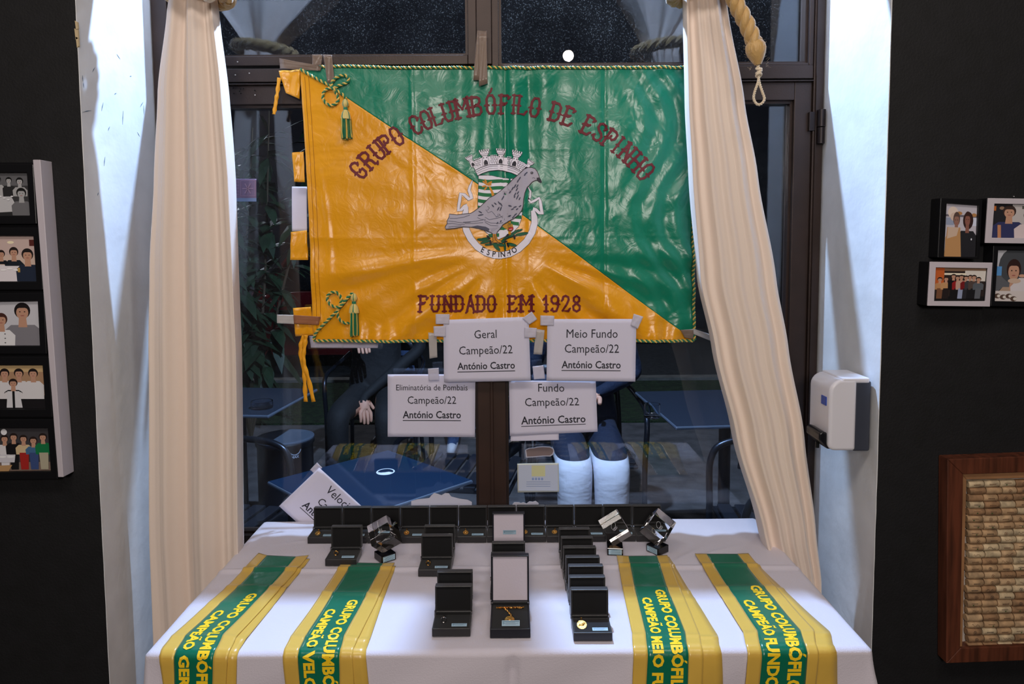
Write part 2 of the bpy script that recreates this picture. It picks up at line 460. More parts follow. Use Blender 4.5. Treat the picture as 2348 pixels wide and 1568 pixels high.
d1 = sash('door_1', gx(392,40), xc-.001, .052, gz(1400,190), .075, xc-gx(1095,1100)-.003, zt2*0+(gz(1400,190)-gz(1400,233)), .655, M_DGLASS, YF+.004, mid=(M_FRAME, M_FRAME2))
d2 = sash('door_2', xc+.001, gx(1868,40), .052, gz(1400,190), gx(1163,1100)-xc-.003, gx(1866,240)-gx(1826,240), gz(1400,190)-gz(1400,231), .655, M_DGLASS, YF+.004, mid=(M_FRAME2, M_FRAME))
bx('meeting_strip', (xc-.004, YF-.003, .06), (xc+.004, YF+.004, gz(1400,235)), M_FRAME2, d2, bevel=.002)
M_HINGE = mat('black_hinge', (38, 30, 30), rough=.4, metal=.5)
def hinge(pt, pb):
    xk = gx(1878, pt)
    h = MB(); z1 = gz(1878, pt); z0 = gz(1878, pb)
    h.box((xk-.024, YF-.006, z0+.03), (xk-.006, YF+.003, z1)); o = h.ob('hinge', M_HINGE, d2, bevel=.001)
    h = MB(); h.tube([(xk, YF-.012, z0), (xk, YF-.012, z0+.036)], .0085, 14); h.tube([(xk, YF-.012, z0+.038), (xk, YF-.012, z1+.003)], .0095, 14)
    h.ob('hinge_barrel', M_HINGE, o, smooth='auto')
hinge(257, 331); hinge(935, 1010)
# screw holes left in the rail over the left door
M_HOLE = mat('screw_hole', (12, 9, 8), rough=.9); b = MB()
for px, py in [(534,202),(536,214),(551,204),(549,209),(552,214),(584,207),(558,203)]:
    p = aty(px, py, YF); b.ell((p.x, YF+.0002 if py > 190 else YF, p.z), (.0017, .0012, .0017), 8, 5)
o = b.ob('screw_holes', M_HOLE, d1, smooth=True)
M_SPECK = mat('paint_fleck', (215, 210, 205), rough=.7); b = MB()
for px, py in [(540,172),(572,168),(545,142),(618,193),(585,218),(700,160)]:
    p = aty(px, py, YF); b.ell((p.x, YF-.001, p.z), (.0017, .0009, .0012), 7, 4)
b.ob('paint_flecks', M_SPECK, df)
# ------------------------------------------------------------------ table and cloth
TZ = .75; TX0, TX1, TY0, TY1 = -.586, .567, 1.062, 1.577
M_CLOTH = mat('white_tablecloth', (208, 201, 211), rough=.85, bump=.10, bscale=420, sheen=.2)
def cloth_h(x, y):
    """fold ridges and slack of the cloth lying on the table"""
    r = 0
    for yc, a in ((1.335, .0035), (1.205, .0008)):
        yy = y - yc - .004*sin(x*5+1)
        r += a*exp(-(yy/.006)**2) - a*.3*exp(-((yy+.012)/.009)**2)
    xx = x + .012 - .003*sin(y*9)
    r -= .002*exp(-(xx/.0035)**2)*(1 if y < 1.13 else max(0, 1-(y-1.13)/.05))
    r += .0007*sin(7*x+3*y)*sin(9*y-2*x) + .0005*sin(19*x-11*y+1)
    # small puckers behind the right hand trophies
    for (cx, cy, an, L_) in ((.30, 1.40, .6, .05), (.36, 1.385, .75, .06), (.42, 1.40, .5, .05), (-.44, 1.47, .2, .05)):
        u = (x-cx)*cos(an)+(y-cy)*sin(an); v = -(x-cx)*sin(an)+(y-cy)*cos(an)
        r += .0022*exp(-(u/L_)**2-(v/.006)**2)
    return r
def smooth_drop(d):
    r = .012
    return (d*d/(2*r)) if d < r else d - r/2
def cloth(X, Y):
    cx = min(max(X, TX0), TX1); cy = min(max(Y, TY0), TY1)
    dx, dy = X-cx, Y-cy; d = hypot(dx, dy)
    z = TZ + cloth_h(cx, cy)*(1 if d == 0 else max(0, 1-d/.03))
    if d > 0:
        ux, uy = dx/d, dy/d
        drop = smooth_drop(d); out = min(d, .012)*.8 + .06*d
        per = X*1.0 - Y*1.3
        fold = .010*sin(per*17+.6)*min(1, d/.25) + .004*sin(per*43)*min(1, d/.3)
        if abs(dx) > 0 and dy < 0: fold += .03*min(1, d/.4)*abs(ux*uy)*2
        if dy > 0: out *= .2; fold = 0
        if dy < 0 and dx == 0:
            # centre join of the two cloths: an open crease
            fold += -.012*exp(-((X+.004)/.006)**2)*min(1, d/.04)
        cx += ux*(out+fold); cy += uy*(out+fold); z -= drop
        if dy > 0 and cy > 1.592: cy = 1.592
    return Vector((cx, cy, max(z, .02)))
b = MB()
xs = [TX0-.62+.02*i for i in range(29)] + [TX0-.05+.004*i for i in range(12)] + [TX0+(TX1-TX0)*i/150 for i in range(151)] + [TX1+.004*i for i in range(1, 13)] + [TX1+.05+.02*i for i in range(1, 29)]
ys = [TY0-.64+.02*i for i in range(30)] + [TY0-.044+.004*i for i in range(11)] + [TY0+(TY1-TY0)*i/170 for i in range(171)] + [TY1+.004*i for i in range(1, 9)]
xs = sorted(set(round(v, 5) for v in xs)); ys = sorted(set(round(v, 5) for v in ys))
for y in ys:
    for x in xs: b.v.append(cloth(x, y))
nx = len(xs)
for j in range(len(ys)-1):
    for i in range(nx-1): b.f.append((j*nx+i, j*nx+i+1, (j+1)*nx+i+1, (j+1)*nx+i)); b.c.append(None)
tag(b.ob('tablecloth', M_CLOTH, smooth=True, recalc=False), 'white cloth draped over the display table under the window', 'tablecloth')
M_WOOD = mat('table_laminate', (150, 130, 110), rough=.5)
M_STEEL = mat('grey_steel', (130, 130, 135), rough=.4, metal=.7)
tb = thing('folding_table', ((TX0+TX1)/2, (TY0+TY1)/2, 0), 'display table hidden beneath the long white cloth', 'table')
bx('table_top', (TX0+.006, TY0+.006, TZ-.034), (TX1-.006, TY1-.006, TZ-.006), M_WOOD, tb, world=True, bevel=.003)
for sx in (TX0+.06, TX1-.06):
    for sy in (TY0+.05, TY1-.05):
        k = MB(); k.tube([(sx, sy, 0), (sx, sy, TZ-.034)], .014, 10); k.ob('leg', M_STEEL, tb, world=True, smooth='auto')

# ------------------------------------------------------------------ curtains
def satin_interp(tbl, z):
    if z >= tbl[0][0]: return tbl[0][1:]
    for a, c in zip(tbl, tbl[1:]):
        if z >= c[0]:
            t = (a[0]-z)/(a[0]-c[0]); t = t*t*(3-2*t)*.35+t*.65
            return tuple(p+(q-p)*t for p, q in zip(a[1:], c[1:]))
    return tbl[-1][1:]
M_CURT = mat('cream_curtain', (233, 216, 203), rough=.8, sheen=.3, bump=.06, bscale=500)
YC = 1.42
def curtain(name, prof, inner, label, seed, ph):
    """prof rows: z, x of inner edge (toward the flag), x of outer edge, depth amplitude"""
    rnd = random.Random(seed)
    hs = [(rnd.uniform(0, 6.28), rnd.uniform(.7, 1.3)) for _ in range(8)]
    zmax = prof[0][0]; NU, NV = 230, 150
    b = MB()
    def P(u, v):
        z = zmax*(1-v)+.015*v
        xi, xo, amp = satin_interp(prof, z)
        # u 0..0.12: hem folded back to the window, then pleats across to the outer edge
        if u < .14:
            t = u/.14
            x = xi + (xo-xi)*(.05*(1-t)*2.2); y = YC - .012 + (1-t)*.085*min(1, amp/.02) ; s = 0
            x += inner*.0*t
            rr = .006*sin(t*pi)
            x -= rr*inner*-1
            y += .002*sin(z*9)
            return Vector((x, y, z))
        t = (u-.14)/.86
        x = xi+(xo-xi)*t
        tt = t + .02*sin(z*2.3+hs[0][0]) + .012*sin(z*4.1+hs[1][0])
        f = 0
        for k, (n, a) in enumerate(((1.6, .62), (2.9, .52), (5.1, .22), (8.0, .06))):
            f += a*sin(tt*n*2*pi*hs[k][1] + hs[k+2][0] + ph + .35*sin(z*1.7+k)*t)
        sharp = f - .18*abs(sin(tt*9.1+hs[6][0]))**.5
        e = min(1, t/.06)*min(1, (1-t)/.05)
        y = YC - .012 - amp*sharp*.85*e + (.035*max(0, (t-.9)/.1)**2)
        return Vector((x, min(y, 1.578), z))
    b.grid(P, NU, NV)
    o = b.ob('cloth', M_CURT, None, smooth=True, recalc=False, solid=.0014)
    return o
def X(px, py, y=YC): return aty(px, py, y).x
def Zc(py, px, y=YC): return aty(px, py, y).z
Lp = [(2.68, -.10, -.80, .020), (2.2, -.22, -.79, .020), (2.05, -.45, -.77, .018), (Zc(-20,430), X(486,-20), X(388,-20), .014), (Zc(20,430), X(490,20), X(380,20), .015),
      (Zc(204,430), X(510,204), X(357,204), .019), (Zc(408,430), X(526,408), X(348,408), .022), (Zc(612,430), X(536,612), X(338,612), .024),
      (Zc(800,430), X(545,800), X(336,800), .026), (Zc(1240,430), X(549,1240), X(339,1240), .028), (.45, X(552,1460), X(350,1460), .028), (0.015, X(560,1700), X(365,1700), .03)]
Lp = [(z, a, c, d) for z, a, c, d in Lp]
ct = thing('curtain', (-.68, YC, 0), 'cream curtain hanging at the left of the window, gathered at the top', 'curtain')
o = curtain('cloth', Lp, 1, '', 3, .4)
for v in o.data.vertices: v.co -= Vector((-.68, YC, 0))
o.parent = ct
Rp = [(2.68, -.03, .70, .020), (2.2, .12, .70, .020), (2.07, .27, .62, .018), (Zc(-20,1620), X(1572,-20), X(1664,-20), .014), (Zc(20,1620), X(1572,20), X(1674,20), .014),
      (Zc(230,1650), X(1577,230), X(1714,230), .017), (Zc(400,1650), X(1586,400), X(1745,400), .019), (Zc(640,1650), X(1604,640), X(1788,640), .021),
      (Zc(800,1700), X(1638,800), X(1816,800), .023), (Zc(1000,1750), X(1686,1000), X(1852,1000), .024), (Zc(1223,1800), X(1750,1223), X(1878,1223), .024),
      (Zc(1340,1800), X(1782,1340), X(1890,1340), .022), (.3, X(1800,1500), X(1896,1500), .02), (0.015, X(1800,1600), X(1900,1600), .02)]
cr = thing('curtain', (.5, YC, 0), 'cream curtain sweeping down to the right in front of the flag edge', 'curtain')
o = curtain('cloth', Rp, -1, '', 12, 2.2)
for v in o.data.vertices: v.co -= Vector((.5, YC, 0))
o.parent = cr
# small tear-like spot button on the right curtain edge is left out; rods above
M_ROD = mat('brass_rod', (150, 120, 70), rough=.35, metal=.8)
b = MB(); b.tube([(XL+.01, YC, 2.70), (XR-.01, YC, 2.70)], .012, 14)
tag(b.ob('curtain_rod', M_ROD, smooth='auto'), 'brass curtain rod across the top of the window opening', 'curtain rod')

# ------------------------------------------------------------------ gold tieback ropes
M_GOLD_R = mat('gold_tieback_silk', (196, 158, 98), rough=.45, sheen=.4, bump=.5, bscale=260, stretch=(1, 1, .25), bdist=.003)
M_IVORY = mat('ivory_cord', (222, 205, 178), rough=.5, sheen=.4)
def bez(pts, n):
    """Catmull-Rom through the points"""
    pts = [Vector(p) for p in pts]; P_ = [pts[0]*2-pts[1]]+pts+[pts[-1]*2-pts[-2]]; out = []
    for i in range(1, len(P_)-2):
        for k in range(n):
            t = k/n; a, b_, c, d = P_[i-1:i+3]
            out.append(.5*((2*b_)+(c-a)*t+(2*a-5*b_+4*c-d)*t*t+(3*b_-a-3*c+d)*t**3))
    out.append(pts[-1]); return out
def resample(path, step):
    L_ = [0]
    for a, c in zip(path, path[1:]): L_.append(L_[-1]+(c-a).length)
    n = max(2, int(L_[-1]/step)); out = []; j = 0
    for i in range(n+1):
        s = L_[-1]*i/n
        while j < len(L_)-2 and L_[j+1] < s: j += 1
        t = (s-L_[j])/max(1e-9, L_[j+1]-L_[j]); out.append(path[j].lerp(path[j+1], t))
    return out, L_[-1]
def strands(path, R, r, pitch, count, per=10):
    pth, L_ = resample(path, pitch/per); res = []
    frames = []; up = None
    for i, p in enumerate(pth):
        d = (pth[min(i+1, len(pth)-1)]-pth[max(i-1, 0)]).normalized()
        if up is None: up = d.orthogonal().normalized()
        up = (up-d*up.dot(d)).normalized(); frames.append((up.copy(), d.cross(up)))
    for k in range(count):
        res.append([p+(frames[i][0]*cos(2*pi*(i/per+k/count))+frames[i][1]*sin(2*pi*(i/per+k/count)))*R for i, p in enumerate(pth)])
    return res
def tieback(loc, pts, label):
    t = thing('tieback_rope', loc, label, 'tieback')
    path = bez(pts[:4], 14)
    for i, st in enumerate(strands(path, .0075, .0088, .062, 3, 14)):
        k = MB(); k.tube(st, .0088, 10); k.ob('strand', M_GOLD_R, t, world=True, smooth='auto')
    p, q = Vector(pts[3]), Vector(pts[4])
    d = (q-p); L_ = d.length
    M = Matrix.Translation(p) @ d.to_track_quat('Z', 'Y').to_matrix().to_4x4()
    k = MB()
    prof = [(.003, -.012), (.0125, -.009), (.0175, .004), (.0185, .018), (.0165, .032), (.012, .047), (.008, .058), (.0055, .064)]
    vs = []; fs = []; sg = 40
    for a in range(sg):
        for r, z in prof:
            rr = r*(1+.05*(a % 2)); vs.append((rr*cos(2*pi*a/sg), rr*sin(2*pi*a/sg), z*L_/.06))
    n = len(prof)
    for a in range(sg):
        for i in range(n-1): fs.append((a*n+i, ((a+1)%sg)*n+i, ((a+1)%sg)*n+i+1, a*n+i+1))
    k.add(vs, fs, None, M); k.ob('tassel_cap', M_GOLD_R, t, world=True, smooth='auto')
    for a in range(26):
        pass
    k = MB(); rr = random.Random(4)
    for a in range(46):
        th = rr.uniform(0, 6.28); z = rr.uniform(-.01, .05); q0 = Vector((.016*cos(th), .016*sin(th), z)); q1 = q0+Vector((cos(th)*.006, sin(th)*.006, rr.uniform(-.006, .006)))
        k.tube([M @ q0, M @ q0.lerp(q1, .5)+Vector((0, 0, .0005)), M @ q1], .00012, 3)
    h = k.ob('frayed_hairs', M_IVORY, t, world=True); h['kind'] = 'stuff'
    k = MB()
    kn = Vector(pts[5])
    for st in strands(bez([q, q.lerp(kn, .5), kn], 8), .0018, .002, .012, 2, 8): k.tube(st, .002, 7)
    for a in range(3):
        c = kn+Vector((0, 0, .006-.006*a)); ang = .5*a
        ring = [c+Vector((.0045*cos(x), .0045*sin(x), .0025*sin(x+ang*3))) for x in [2*pi*i/14 for i in range(14)]]
        k.tube(ring, .0024, 7, closed=True)
    k.ob('knot', M_IVORY, t, world=True, smooth='auto')
    lo = Vector(pts[6]); wv = (lo-kn).length
    loop = [kn, kn.lerp(lo, .3)+Vector((-.0015, 0, 0)), kn.lerp(lo, .62)+Vector((-.0085, 0, 0)), kn.lerp(lo, .85)+Vector((-.0105, 0, 0)), lo+Vector((-.004, 0, -.001)),
            lo+Vector((.004, 0, 0)), kn.lerp(lo, .85)+Vector((.010, 0, 0)), kn.lerp(lo, .62)+Vector((.006, 0, 0)), kn.lerp(lo, .3)+Vector((.0015, .003, 0)), kn+Vector((0, .003, 0))]
    k = MB()
    for st in strands(bez(loop, 8), .0013, .0015, .009, 2, 7): k.tube(st, .0016, 6)
    k.ob('loop', M_IVORY, t, world=True, smooth='auto')
    return t
yt = 1.342
A = lambda px, py, y=yt: tuple(aty(px, py, y))
t = tieback(A(1700, 40), [A(1668,-40), A(1688,8), A(1712,55), A(1731,100), A(1738,146), A(1740,165), A(1741,238)], 'thick twisted gold tieback rope with knotted loop beside the right curtain')
ring = [Vector((aty(1620,0,YC).x+.068*cos(a), YC+.056*sin(a), aty(1620,-24,YC).z+.010*cos(a))) for a in [2*pi*i/40 for i in range(41)]]
k = MB()
for st in strands(ring, .0075, .0088, .062, 3, 14): k.tube(st, .0088, 8)
k.ob('wrap', M_GOLD_R, t, world=True, smooth='auto')
tl = thing('tieback_rope', (-.68, YC, 1.92), 'gold tieback rope wrapped round the top of the left curtain', 'tieback')
ring = [Vector((aty(437,0,YC).x+.074*cos(a), YC+.056*sin(a), aty(437,-18,YC).z-.010*cos(a))) for a in [2*pi*i/40 for i in range(41)]]
k = MB()
for st in strands(ring, .0075, .0088, .062, 3, 14): k.tube(st, .0088, 8)
k.ob('wrap', M_GOLD_R, tl, world=True, smooth='auto')
k = MB(); c = Vector((aty(478, -2, 1.36).x, 1.355, aty(478, -8, 1.36).z))
for a in range(3):
    k.tube([c+Vector(((.011+.002*a)*cos(x)+.004*a, .006*sin(x*2), .008*sin(x)-.001*a)) for x in [2*pi*i/18 for i in range(18)]], .003, 7, closed=True)
k.ob('knot', M_IVORY, tl, world=True, smooth='auto')
# ------------------------------------------------------------------ the flag
YFL = 1.585
M_YEL = satin('yellow_satin', (232, 158, 14), rough=.29, b1=.42)
M_GRN = satin('green_satin', (8, 124, 94), rough=.29, b1=.42)
def relief(x, z):
    """folds of the hanging flag, metres toward the room (0..)"""
    cx, cz = -.01, 1.40                       # crest
    dx, dz = x-cx, z-cz; r = hypot(dx, dz); a = atan2(dx, -dz)
    f = .0030*(1+sin(3.1*x+.5+2.2*z))*.5
    # drapery rays running down and out from the crest
    if dz < .02:
        wgt = min(1, max(0, (r-.09)/.10))*max(0, min(1, (.02-dz)/.08))
        f += wgt*(.0030*sin(a*13+.7)+.0022*sin(a*23+r*6+1.2)+.0010*sin(a*37-r*9))
    # rays up
    if dz > 0:
        wgt = max(0, min(1, (dz-.10)/.08))*exp(-(dx/.12)**2)
        f += wgt*(.0020*sin(x*95+.5)+.0012*sin(x*60+z*12))
    # packing creases: vertical lines and a few horizontals
    for xc, am in ((-.012, -.0030), (-.225, .0016), (.215, -.0022), (.04, -.001)):
        u = (x-xc)/.0035; f += am*exp(-u*u) + am*.35*exp(-((x-xc)/.018)**2)
    for zc, am in ((1.42, .0003), (1.62, .0003)):
        f += am*exp(-((z-zc)/.004)**2)
    # wet-looking puckers toward the right edge
    wr = max(0, min(1, (x-.22)/.12))
    f += wr*(.0016*sin(x*120+6*sin(z*14)+z*9)+.0010*sin(x*64-z*31+3*sin(z*23)))
    # gathers along the bottom hem
    wb = max(0, min(1, (1.235-z)/.05))
    f += wb*(.0014*sin(x*150+2*sin(x*21))+.0010*sin(x*83))
    f += .0008*sin(x*31+z*47)*sin(z*39-x*17)
    # the long slack fold along the hoist side
    f += .0020*exp(-((x+.44+.02*sin(z*8))/.006)**2)*max(0, sin(z*9.5+.6))
    return f*1.45
def flp(px, py, off=0):
    p = aty(px, py, YFL); q = aty(px, py, YFL); return Vector((q.x, YFL-relief(q.x, q.z)-off, q.z))
def flag_px(u, v):
    TLc, TRc, BRc, BLc = (688, 158), (1582, 157), (1590, 779), (719, 779)
    x = (TLc[0]*(1-u)+TRc[0]*u)*(1-v)+(BLc[0]*(1-u)+BRc[0]*u)*v
    y = (TLc[1]*(1-u)+TRc[1]*u)*(1-v)+(BLc[1]*(1-u)+BRc[1]*u)*v
    y -= 7*sin(u*pi)*(1-v)*0 + 4*(1-v)*max(0, 1-abs(u-.12)/.12)
    x += 4*sin(v*pi)*(1-u)
    y -= 11*sin(pi*u)**1.0*sin(pi*v)
    return x, y
N = 190
def field(name, green, m, parent):
    idx = {}; vs = []; fs = []
    def vi(i, j):
        if (i, j) not in idx:
            idx[(i, j)] = len(vs); px, py = flag_px(i/N, j/N); vs.append(flp(px, py))
        return idx[(i, j)]
    for j in range(N):
        for i in range(N):
            q = [(i, j), (i+1, j), (i+1, j+1), (i, j+1)]
            if i > j and green or i < j and not green: fs.append(tuple(vi(*p) for p in q))
            elif i == j: fs.append(tuple(vi(*p) for p in ((q[0], q[1], q[2]) if green else (q[0], q[2], q[3]))))
    b = MB(); b.add(vs, fs); o = b.ob(name, m, parent, smooth=True, world=True, recalc=False)
    md = o.modifiers.new('thickness', 'SOLIDIFY'); md.thickness = .0008; md.offset = 1 if False else -1
    return o
fc = aty(1140, 470, YFL)
flag = thing('club_flag', fc, 'green and yellow satin club flag with pigeon crest taped across the window', 'flag')
gf = field('green_field', True, M_GRN, flag)
yf = field('yellow_field', False, M_YEL, flag)
for o_ in (gf, yf): o_.data.flip_normals() if o_.data.polygons[0].normal.y > 0 else None

# embroidered slab lettering built from strokes
GL = {
'O': [[(1,2.2),(2,.3),(4,.3),(5,2.2),(5,7.8),(4,9.7),(2,9.7),(1,7.8),(1,2.2)]],
'C': [[(5.1,7.2),(4.6,9),(3.4,9.7),(1.8,9.5),(1,7.8),(1,2.2),(2,.4),(3.6,.3),(4.8,1.2),(5.2,2.6)]],
'G': [[(5.1,7.4),(4.6,9),(3.4,9.7),(1.8,9.5),(1,7.8),(1,2.2),(2,.4),(3.8,.3),(4.9,1.6),(4.9,4.0),(3.2,4.2)]],
'R': [[(1,0),(1,10)],[(1,9.6),(3.6,9.6),(4.9,8.6),(4.9,6.6),(3.7,5.3),(1,5.3)],[(3.2,5.2),(4.2,3.4),(4.4,1),(5.6,.3)]],
'P': [[(1,0),(1,10)],[(1,9.6),(3.6,9.6),(5,8.6),(5,6.2),(3.9,5.0),(2.4,5.4),(2.6,6.6)]],
'U': [[(1,10),(1,2.2),(2,.4),(4,.4),(5,2.2),(5,10)]],
'L': [[(1,10),(1,.4),(4.4,.4),(5.3,1.8)]],
'M': [[(.8,0),(.8,9.8)],[(.8,9.8),(3.3,4.6),(5.8,9.8)],[(5.8,9.8),(5.8,0)]],
'B': [[(1,0),(1,10)],[(1,9.6),(3.6,9.6),(4.8,8.6),(4.8,6.8),(3.6,5.4),(2.4,5.2)],[(2.4,5.2),(4.0,5.0),(5.1,3.8),(5.1,1.6),(4.0,.4),(1,.4)]],
'F': [[(1.2,0),(1.2,10)],[(1.2,9.6),(4.4,9.6),(5.3,8.2)],[(1.2,5.4),(3.6,5.4)]],
'I': [[(2.5,0),(2.5,10)]],
'D': [[(1,0),(1,10)],[(.6,9.6),(3.6,9.6),(5,8),(5,2),(3.6,.4),(.6,.4)]],
'E': [[(1.2,0),(1.2,10)],[(1.2,9.6),(4.2,9.6),(5,8.4)],[(1.2,5.2),(3.4,5.2)],[(1.2,.4),(4.4,.4),(5.2,1.7)]],
'S': [[(5,7.6),(4.2,9.4),(2.4,9.7),(1.1,8.6),(1.1,6.8),(2.2,5.6),(4,4.6),(5.1,3.2),(4.9,1.4),(3.8,.3),(2,.4),(.9,2.2)]],
'N': [[(1,0),(1,10)],[(1,9.8),(5,.6)],[(5,0),(5,10)]],
'H': [[(1,0),(1,10)],[(5,0),(5,10)],[(1,5.1),(5,5.1)]],
'A': [[(.8,0),(3,9.8)],[(3,9.8),(5.2,0)],[(1.8,3.8),(4.2,3.8)]],
'1': [[(1.8,8),(3,9.8),(3,.2)]],
'9': [[(4.9,6.4),(4.2,5.2),(2.2,5.1),(1.1,6.4),(1.1,8.4),(2.2,9.7),(4,9.7),(5,8.4),(5,3.2),(4,.5),(2.2,.3),(1.2,1.6)]],
'2': [[(1.1,7.4),(1.6,9.2),(3,9.8),(4.6,9),(4.9,7.4),(3.8,5),(1.2,.6),(4.6,.4),(5.2,1.6)]],
'8': [[(3,5.2),(1.4,6.6),(1.4,8.6),(3,9.8),(4.6,8.6),(4.6,6.6),(3,5.2),(1,3.4),(1.2,1.2),(3,.2),(4.8,1.2),(5,3.4),(3,5.2)]],
}
DK, LT = (104, 4, 24), (122, 20, 28)
def glyph(art, ch, cx, cy, ang, w, h, sw=1.25):
    """ang: clockwise degrees on the picture, (cx,cy) centre"""
    acute = ch == 'Ó'; c0 = 'O' if acute else ch
    ca, sa = cos(radians(ang)), sin(radians(ang))
    def T(x, y):
        X_ = (x-3)*w/6; Y_ = -(y-5)*h/10
        return (cx+X_*ca-Y_*sa, cy+X_*sa+Y_*ca)
    st = [s for s in GL[c0]]
    segs = []
    for s in st:
        segs.append((s, sw))
        for e, nb in ((s[0], s[1]), (s[-1], s[-2])):
            if abs(e[0]-nb[0]) < .5 and (e[1] < .8 or e[1] > 9.3): segs.append(([(e[0]-1.15, e[1]-(.3 if e[1] > 5 else -.3)), (e[0]+1.15, e[1]-(.3 if e[1] > 5 else -.3))], sw*.75))
            elif s[0] != s[-1] and abs(e[0]-nb[0]) >= .5: segs.append(([(e[0]-.5, e[1]-.55), (e[0]+.5, e[1]+.55)], sw*.8))
        for a, b_ in zip(s, s[1:]):
            if abs(a[0]-b_[0]) < .3 and abs(a[1]-b_[1]) > 5:
                segs.append(([(a[0]-1.1, 4.5), (a[0], 5.2), (a[0]+1.1, 4.5)], sw*.6))
    if acute: segs.append(([(2.6, 11.0), (3.3, 11.6), (3.9, 13.2)], sw*.8))
    sc = w/6
    for lay, extra, col in ((1, .5, LT), (2, 0, DK)):
        for s, ww in segs:
            pts = [T(*p) for p in s]; closed = s[0] == s[-1]
            if closed: pts = pts[:-1]
            art.stroke(pts, ww*sc+extra, col, layer=lay, closed=closed)
            for p in pts: art.ell(p, ((ww*sc+extra)/2,)*2, col, n=8, layer=lay)
arc = Art()
CXA, CYA, RA = 1150, 669, 430
for ch, a in zip('GRUPOCOLUMBÓFILODEESPINHO', [-49.6,-45.4,-41.3,-37.8,-34.0,-27.2,-23.7,-20.3,-16.7,-12.3,-7.7,-3.3,.9,4,6.4,10.3,16.8,20.9,27.5,31.6,35.4,38.6,42.0,46.2,50.2]):
    r = radians(a); w_ = {'M': 33, 'I': 22, 'L': 25, 'S': 27, 'P': 27}.get(ch, 27)
    glyph(arc, ch, CXA+RA*sin(r), CYA-RA*cos(r), a, w_, 44)
arc.build('arched_lettering', flp, M_THREAD, flag, cut=10, lay=.0004, base=.0008)
for wd, xs_, in (('FUNDADO', [971, 999, 1027, 1053, 1079, 1103, 1127]), ('EM', [1175, 1205]), ('1928', [1252, 1272, 1297, 1322])):
    fnd = Art()
    for ch, x in zip(wd, xs_): glyph(fnd, ch, x, 696, 0, {'M': 29, '1': 24}.get(ch, 23), 37)
    fnd.build('founding_year_lettering', flp, M_THREAD, flag, cut=10, lay=.0004, base=.0008)

# ---- crest
def cm(x, y, off=0): return flp(980+x*.19127, 320+y*.19127, off)
WHT, INK, GRN = (236, 230, 242), (30, 26, 40), (0, 112, 62)
ar = Art()
ar.stroke([(612,430),(700,428),(760,432),(900,458),(1090,474)], 6, INK, layer=1)
Ls = [(430,612),(560,612),(700,606),(820,604),(900,600),(980,612),(1060,650),(1110,700),(1160,760),(1200,830)]
Rs = [(430,1140),(700,1148),(860,1142),(960,1125),(1040,1095),(1100,1040),(1150,960),(1200,850)]
def xi(t, y):
    for (y0, x0), (y1, x1) in zip(t, t[1:]):
        if y <= y1: return x0+(x1-x0)*(y-y0)/(y1-y0)
    return t[-1][1]
ar.poly([(x, y) for y, x in Ls]+[(x, y) for y, x in reversed(Rs[1:])]+[(1060,474),(900,458),(760,432)], WHT, layer=1)
for k in range(9):
    y0 = 488+k*81; top = []; bot = []
    yl = y0
    n = 26
    x0_, x1_ = xi(Ls, y0), xi(Rs, min(1195, y0+60))
    for i in range(n+1):
        x = x0_+(x1_-x0_)*i/n
        w_ = 9*sin((x-612)/62)+ (x-612)*.055
        ya = y0-20+w_; yb = y0+22+w_
        top.append((x, min(ya, 1198))); bot.append((x, min(yb, 1200)))
    ar.poly(top+bot[::-1], GRN, layer=2)
ar.stroke([(x, y) for y, x in Ls], 5, INK, layer=3); ar.stroke([(x, y) for y, x in Rs], 5, INK, layer=3)
# palm
ar.poly([(735,565),(752,560),(790,625),(806,668),(775,682),(762,630)], (214,140,20), layer=4)
for (x, y, a, l) in ((690,520,40,38),(735,525,-35,38),(680,560,-10,28),(700,585,-50,30),(745,545,-5,26),(700,500,60,28),(760,520,-60,24)):
    ar.ell((x, y), (l, 10), (206,134,24), rot=a, layer=5, n=12)
# gilded fish with a red mouth
ar.poly([(895,1030),(930,1000),(985,990),(1020,1015),(1033,1060),(1020,1095),(990,1105),(955,1088),(915,1055)], (196,140,50), layer=4)
for q in range(5): ar.stroke([(925+q*17,1020),(935+q*15,1050+q*4)], 3, (90,60,20), layer=5)
ar.ell((950,1045), (12,12), (230,190,110), layer=6); ar.ell((950,1045), (5,5), INK, layer=7)
ar.ell((1000,1072), (34,24), (40,10,16), layer=6, rot=-20); ar.ell((1000,1072), (30,20), (190,20,30), layer=7, rot=-20); ar.ell((998,1076), (20,5), (214,170,160), layer=8, rot=-10)
ar.build('shield', cm, M_THREAD, flag, cut=60, lay=.00018, base=.0005)

ar = Art()
UL = [(470,800),(455,900),(452,1000),(470,1090),(520,1190),(600,1285),(700,1352),(800,1384),(880,1388),(980,1370),(1090,1312),(1190,1220),(1255,1110),(1285,1000),(1282,930),(1262,850)]
ar.stroke(UL, [44,84,88]+[86]*10+[84,80,50], INK, layer=1); ar.stroke(UL, [38,76,80]+[78]*10+[76,72,42], WHT, layer=2)
for P_, W_ in (([(541,488),(512,560),(500,610),(520,660),(530,700),(500,715),(440,660),(400,650),(390,720),(378,790),(372,850),(410,840),(445,800),(480,790)], [6,26,34,38,40,38,34,36,34,34,36,36,34,40]),
               ([(1205,565),(1235,620),(1232,680),(1218,720),(1240,752),(1290,730),(1340,700),(1352,740),(1362,810),(1375,890),(1340,880),(1300,840),(1265,830)], [6,22,24,26,28,28,28,32,36,40,36,36,40])):
    ar.stroke(P_, [x+8 for x in W_], INK, layer=1); ar.stroke(P_, W_, WHT, layer=2)
ar.build('ribbon', cm, M_THREAD, flag, cut=60, lay=.00018, base=.0008)
ar = Art()
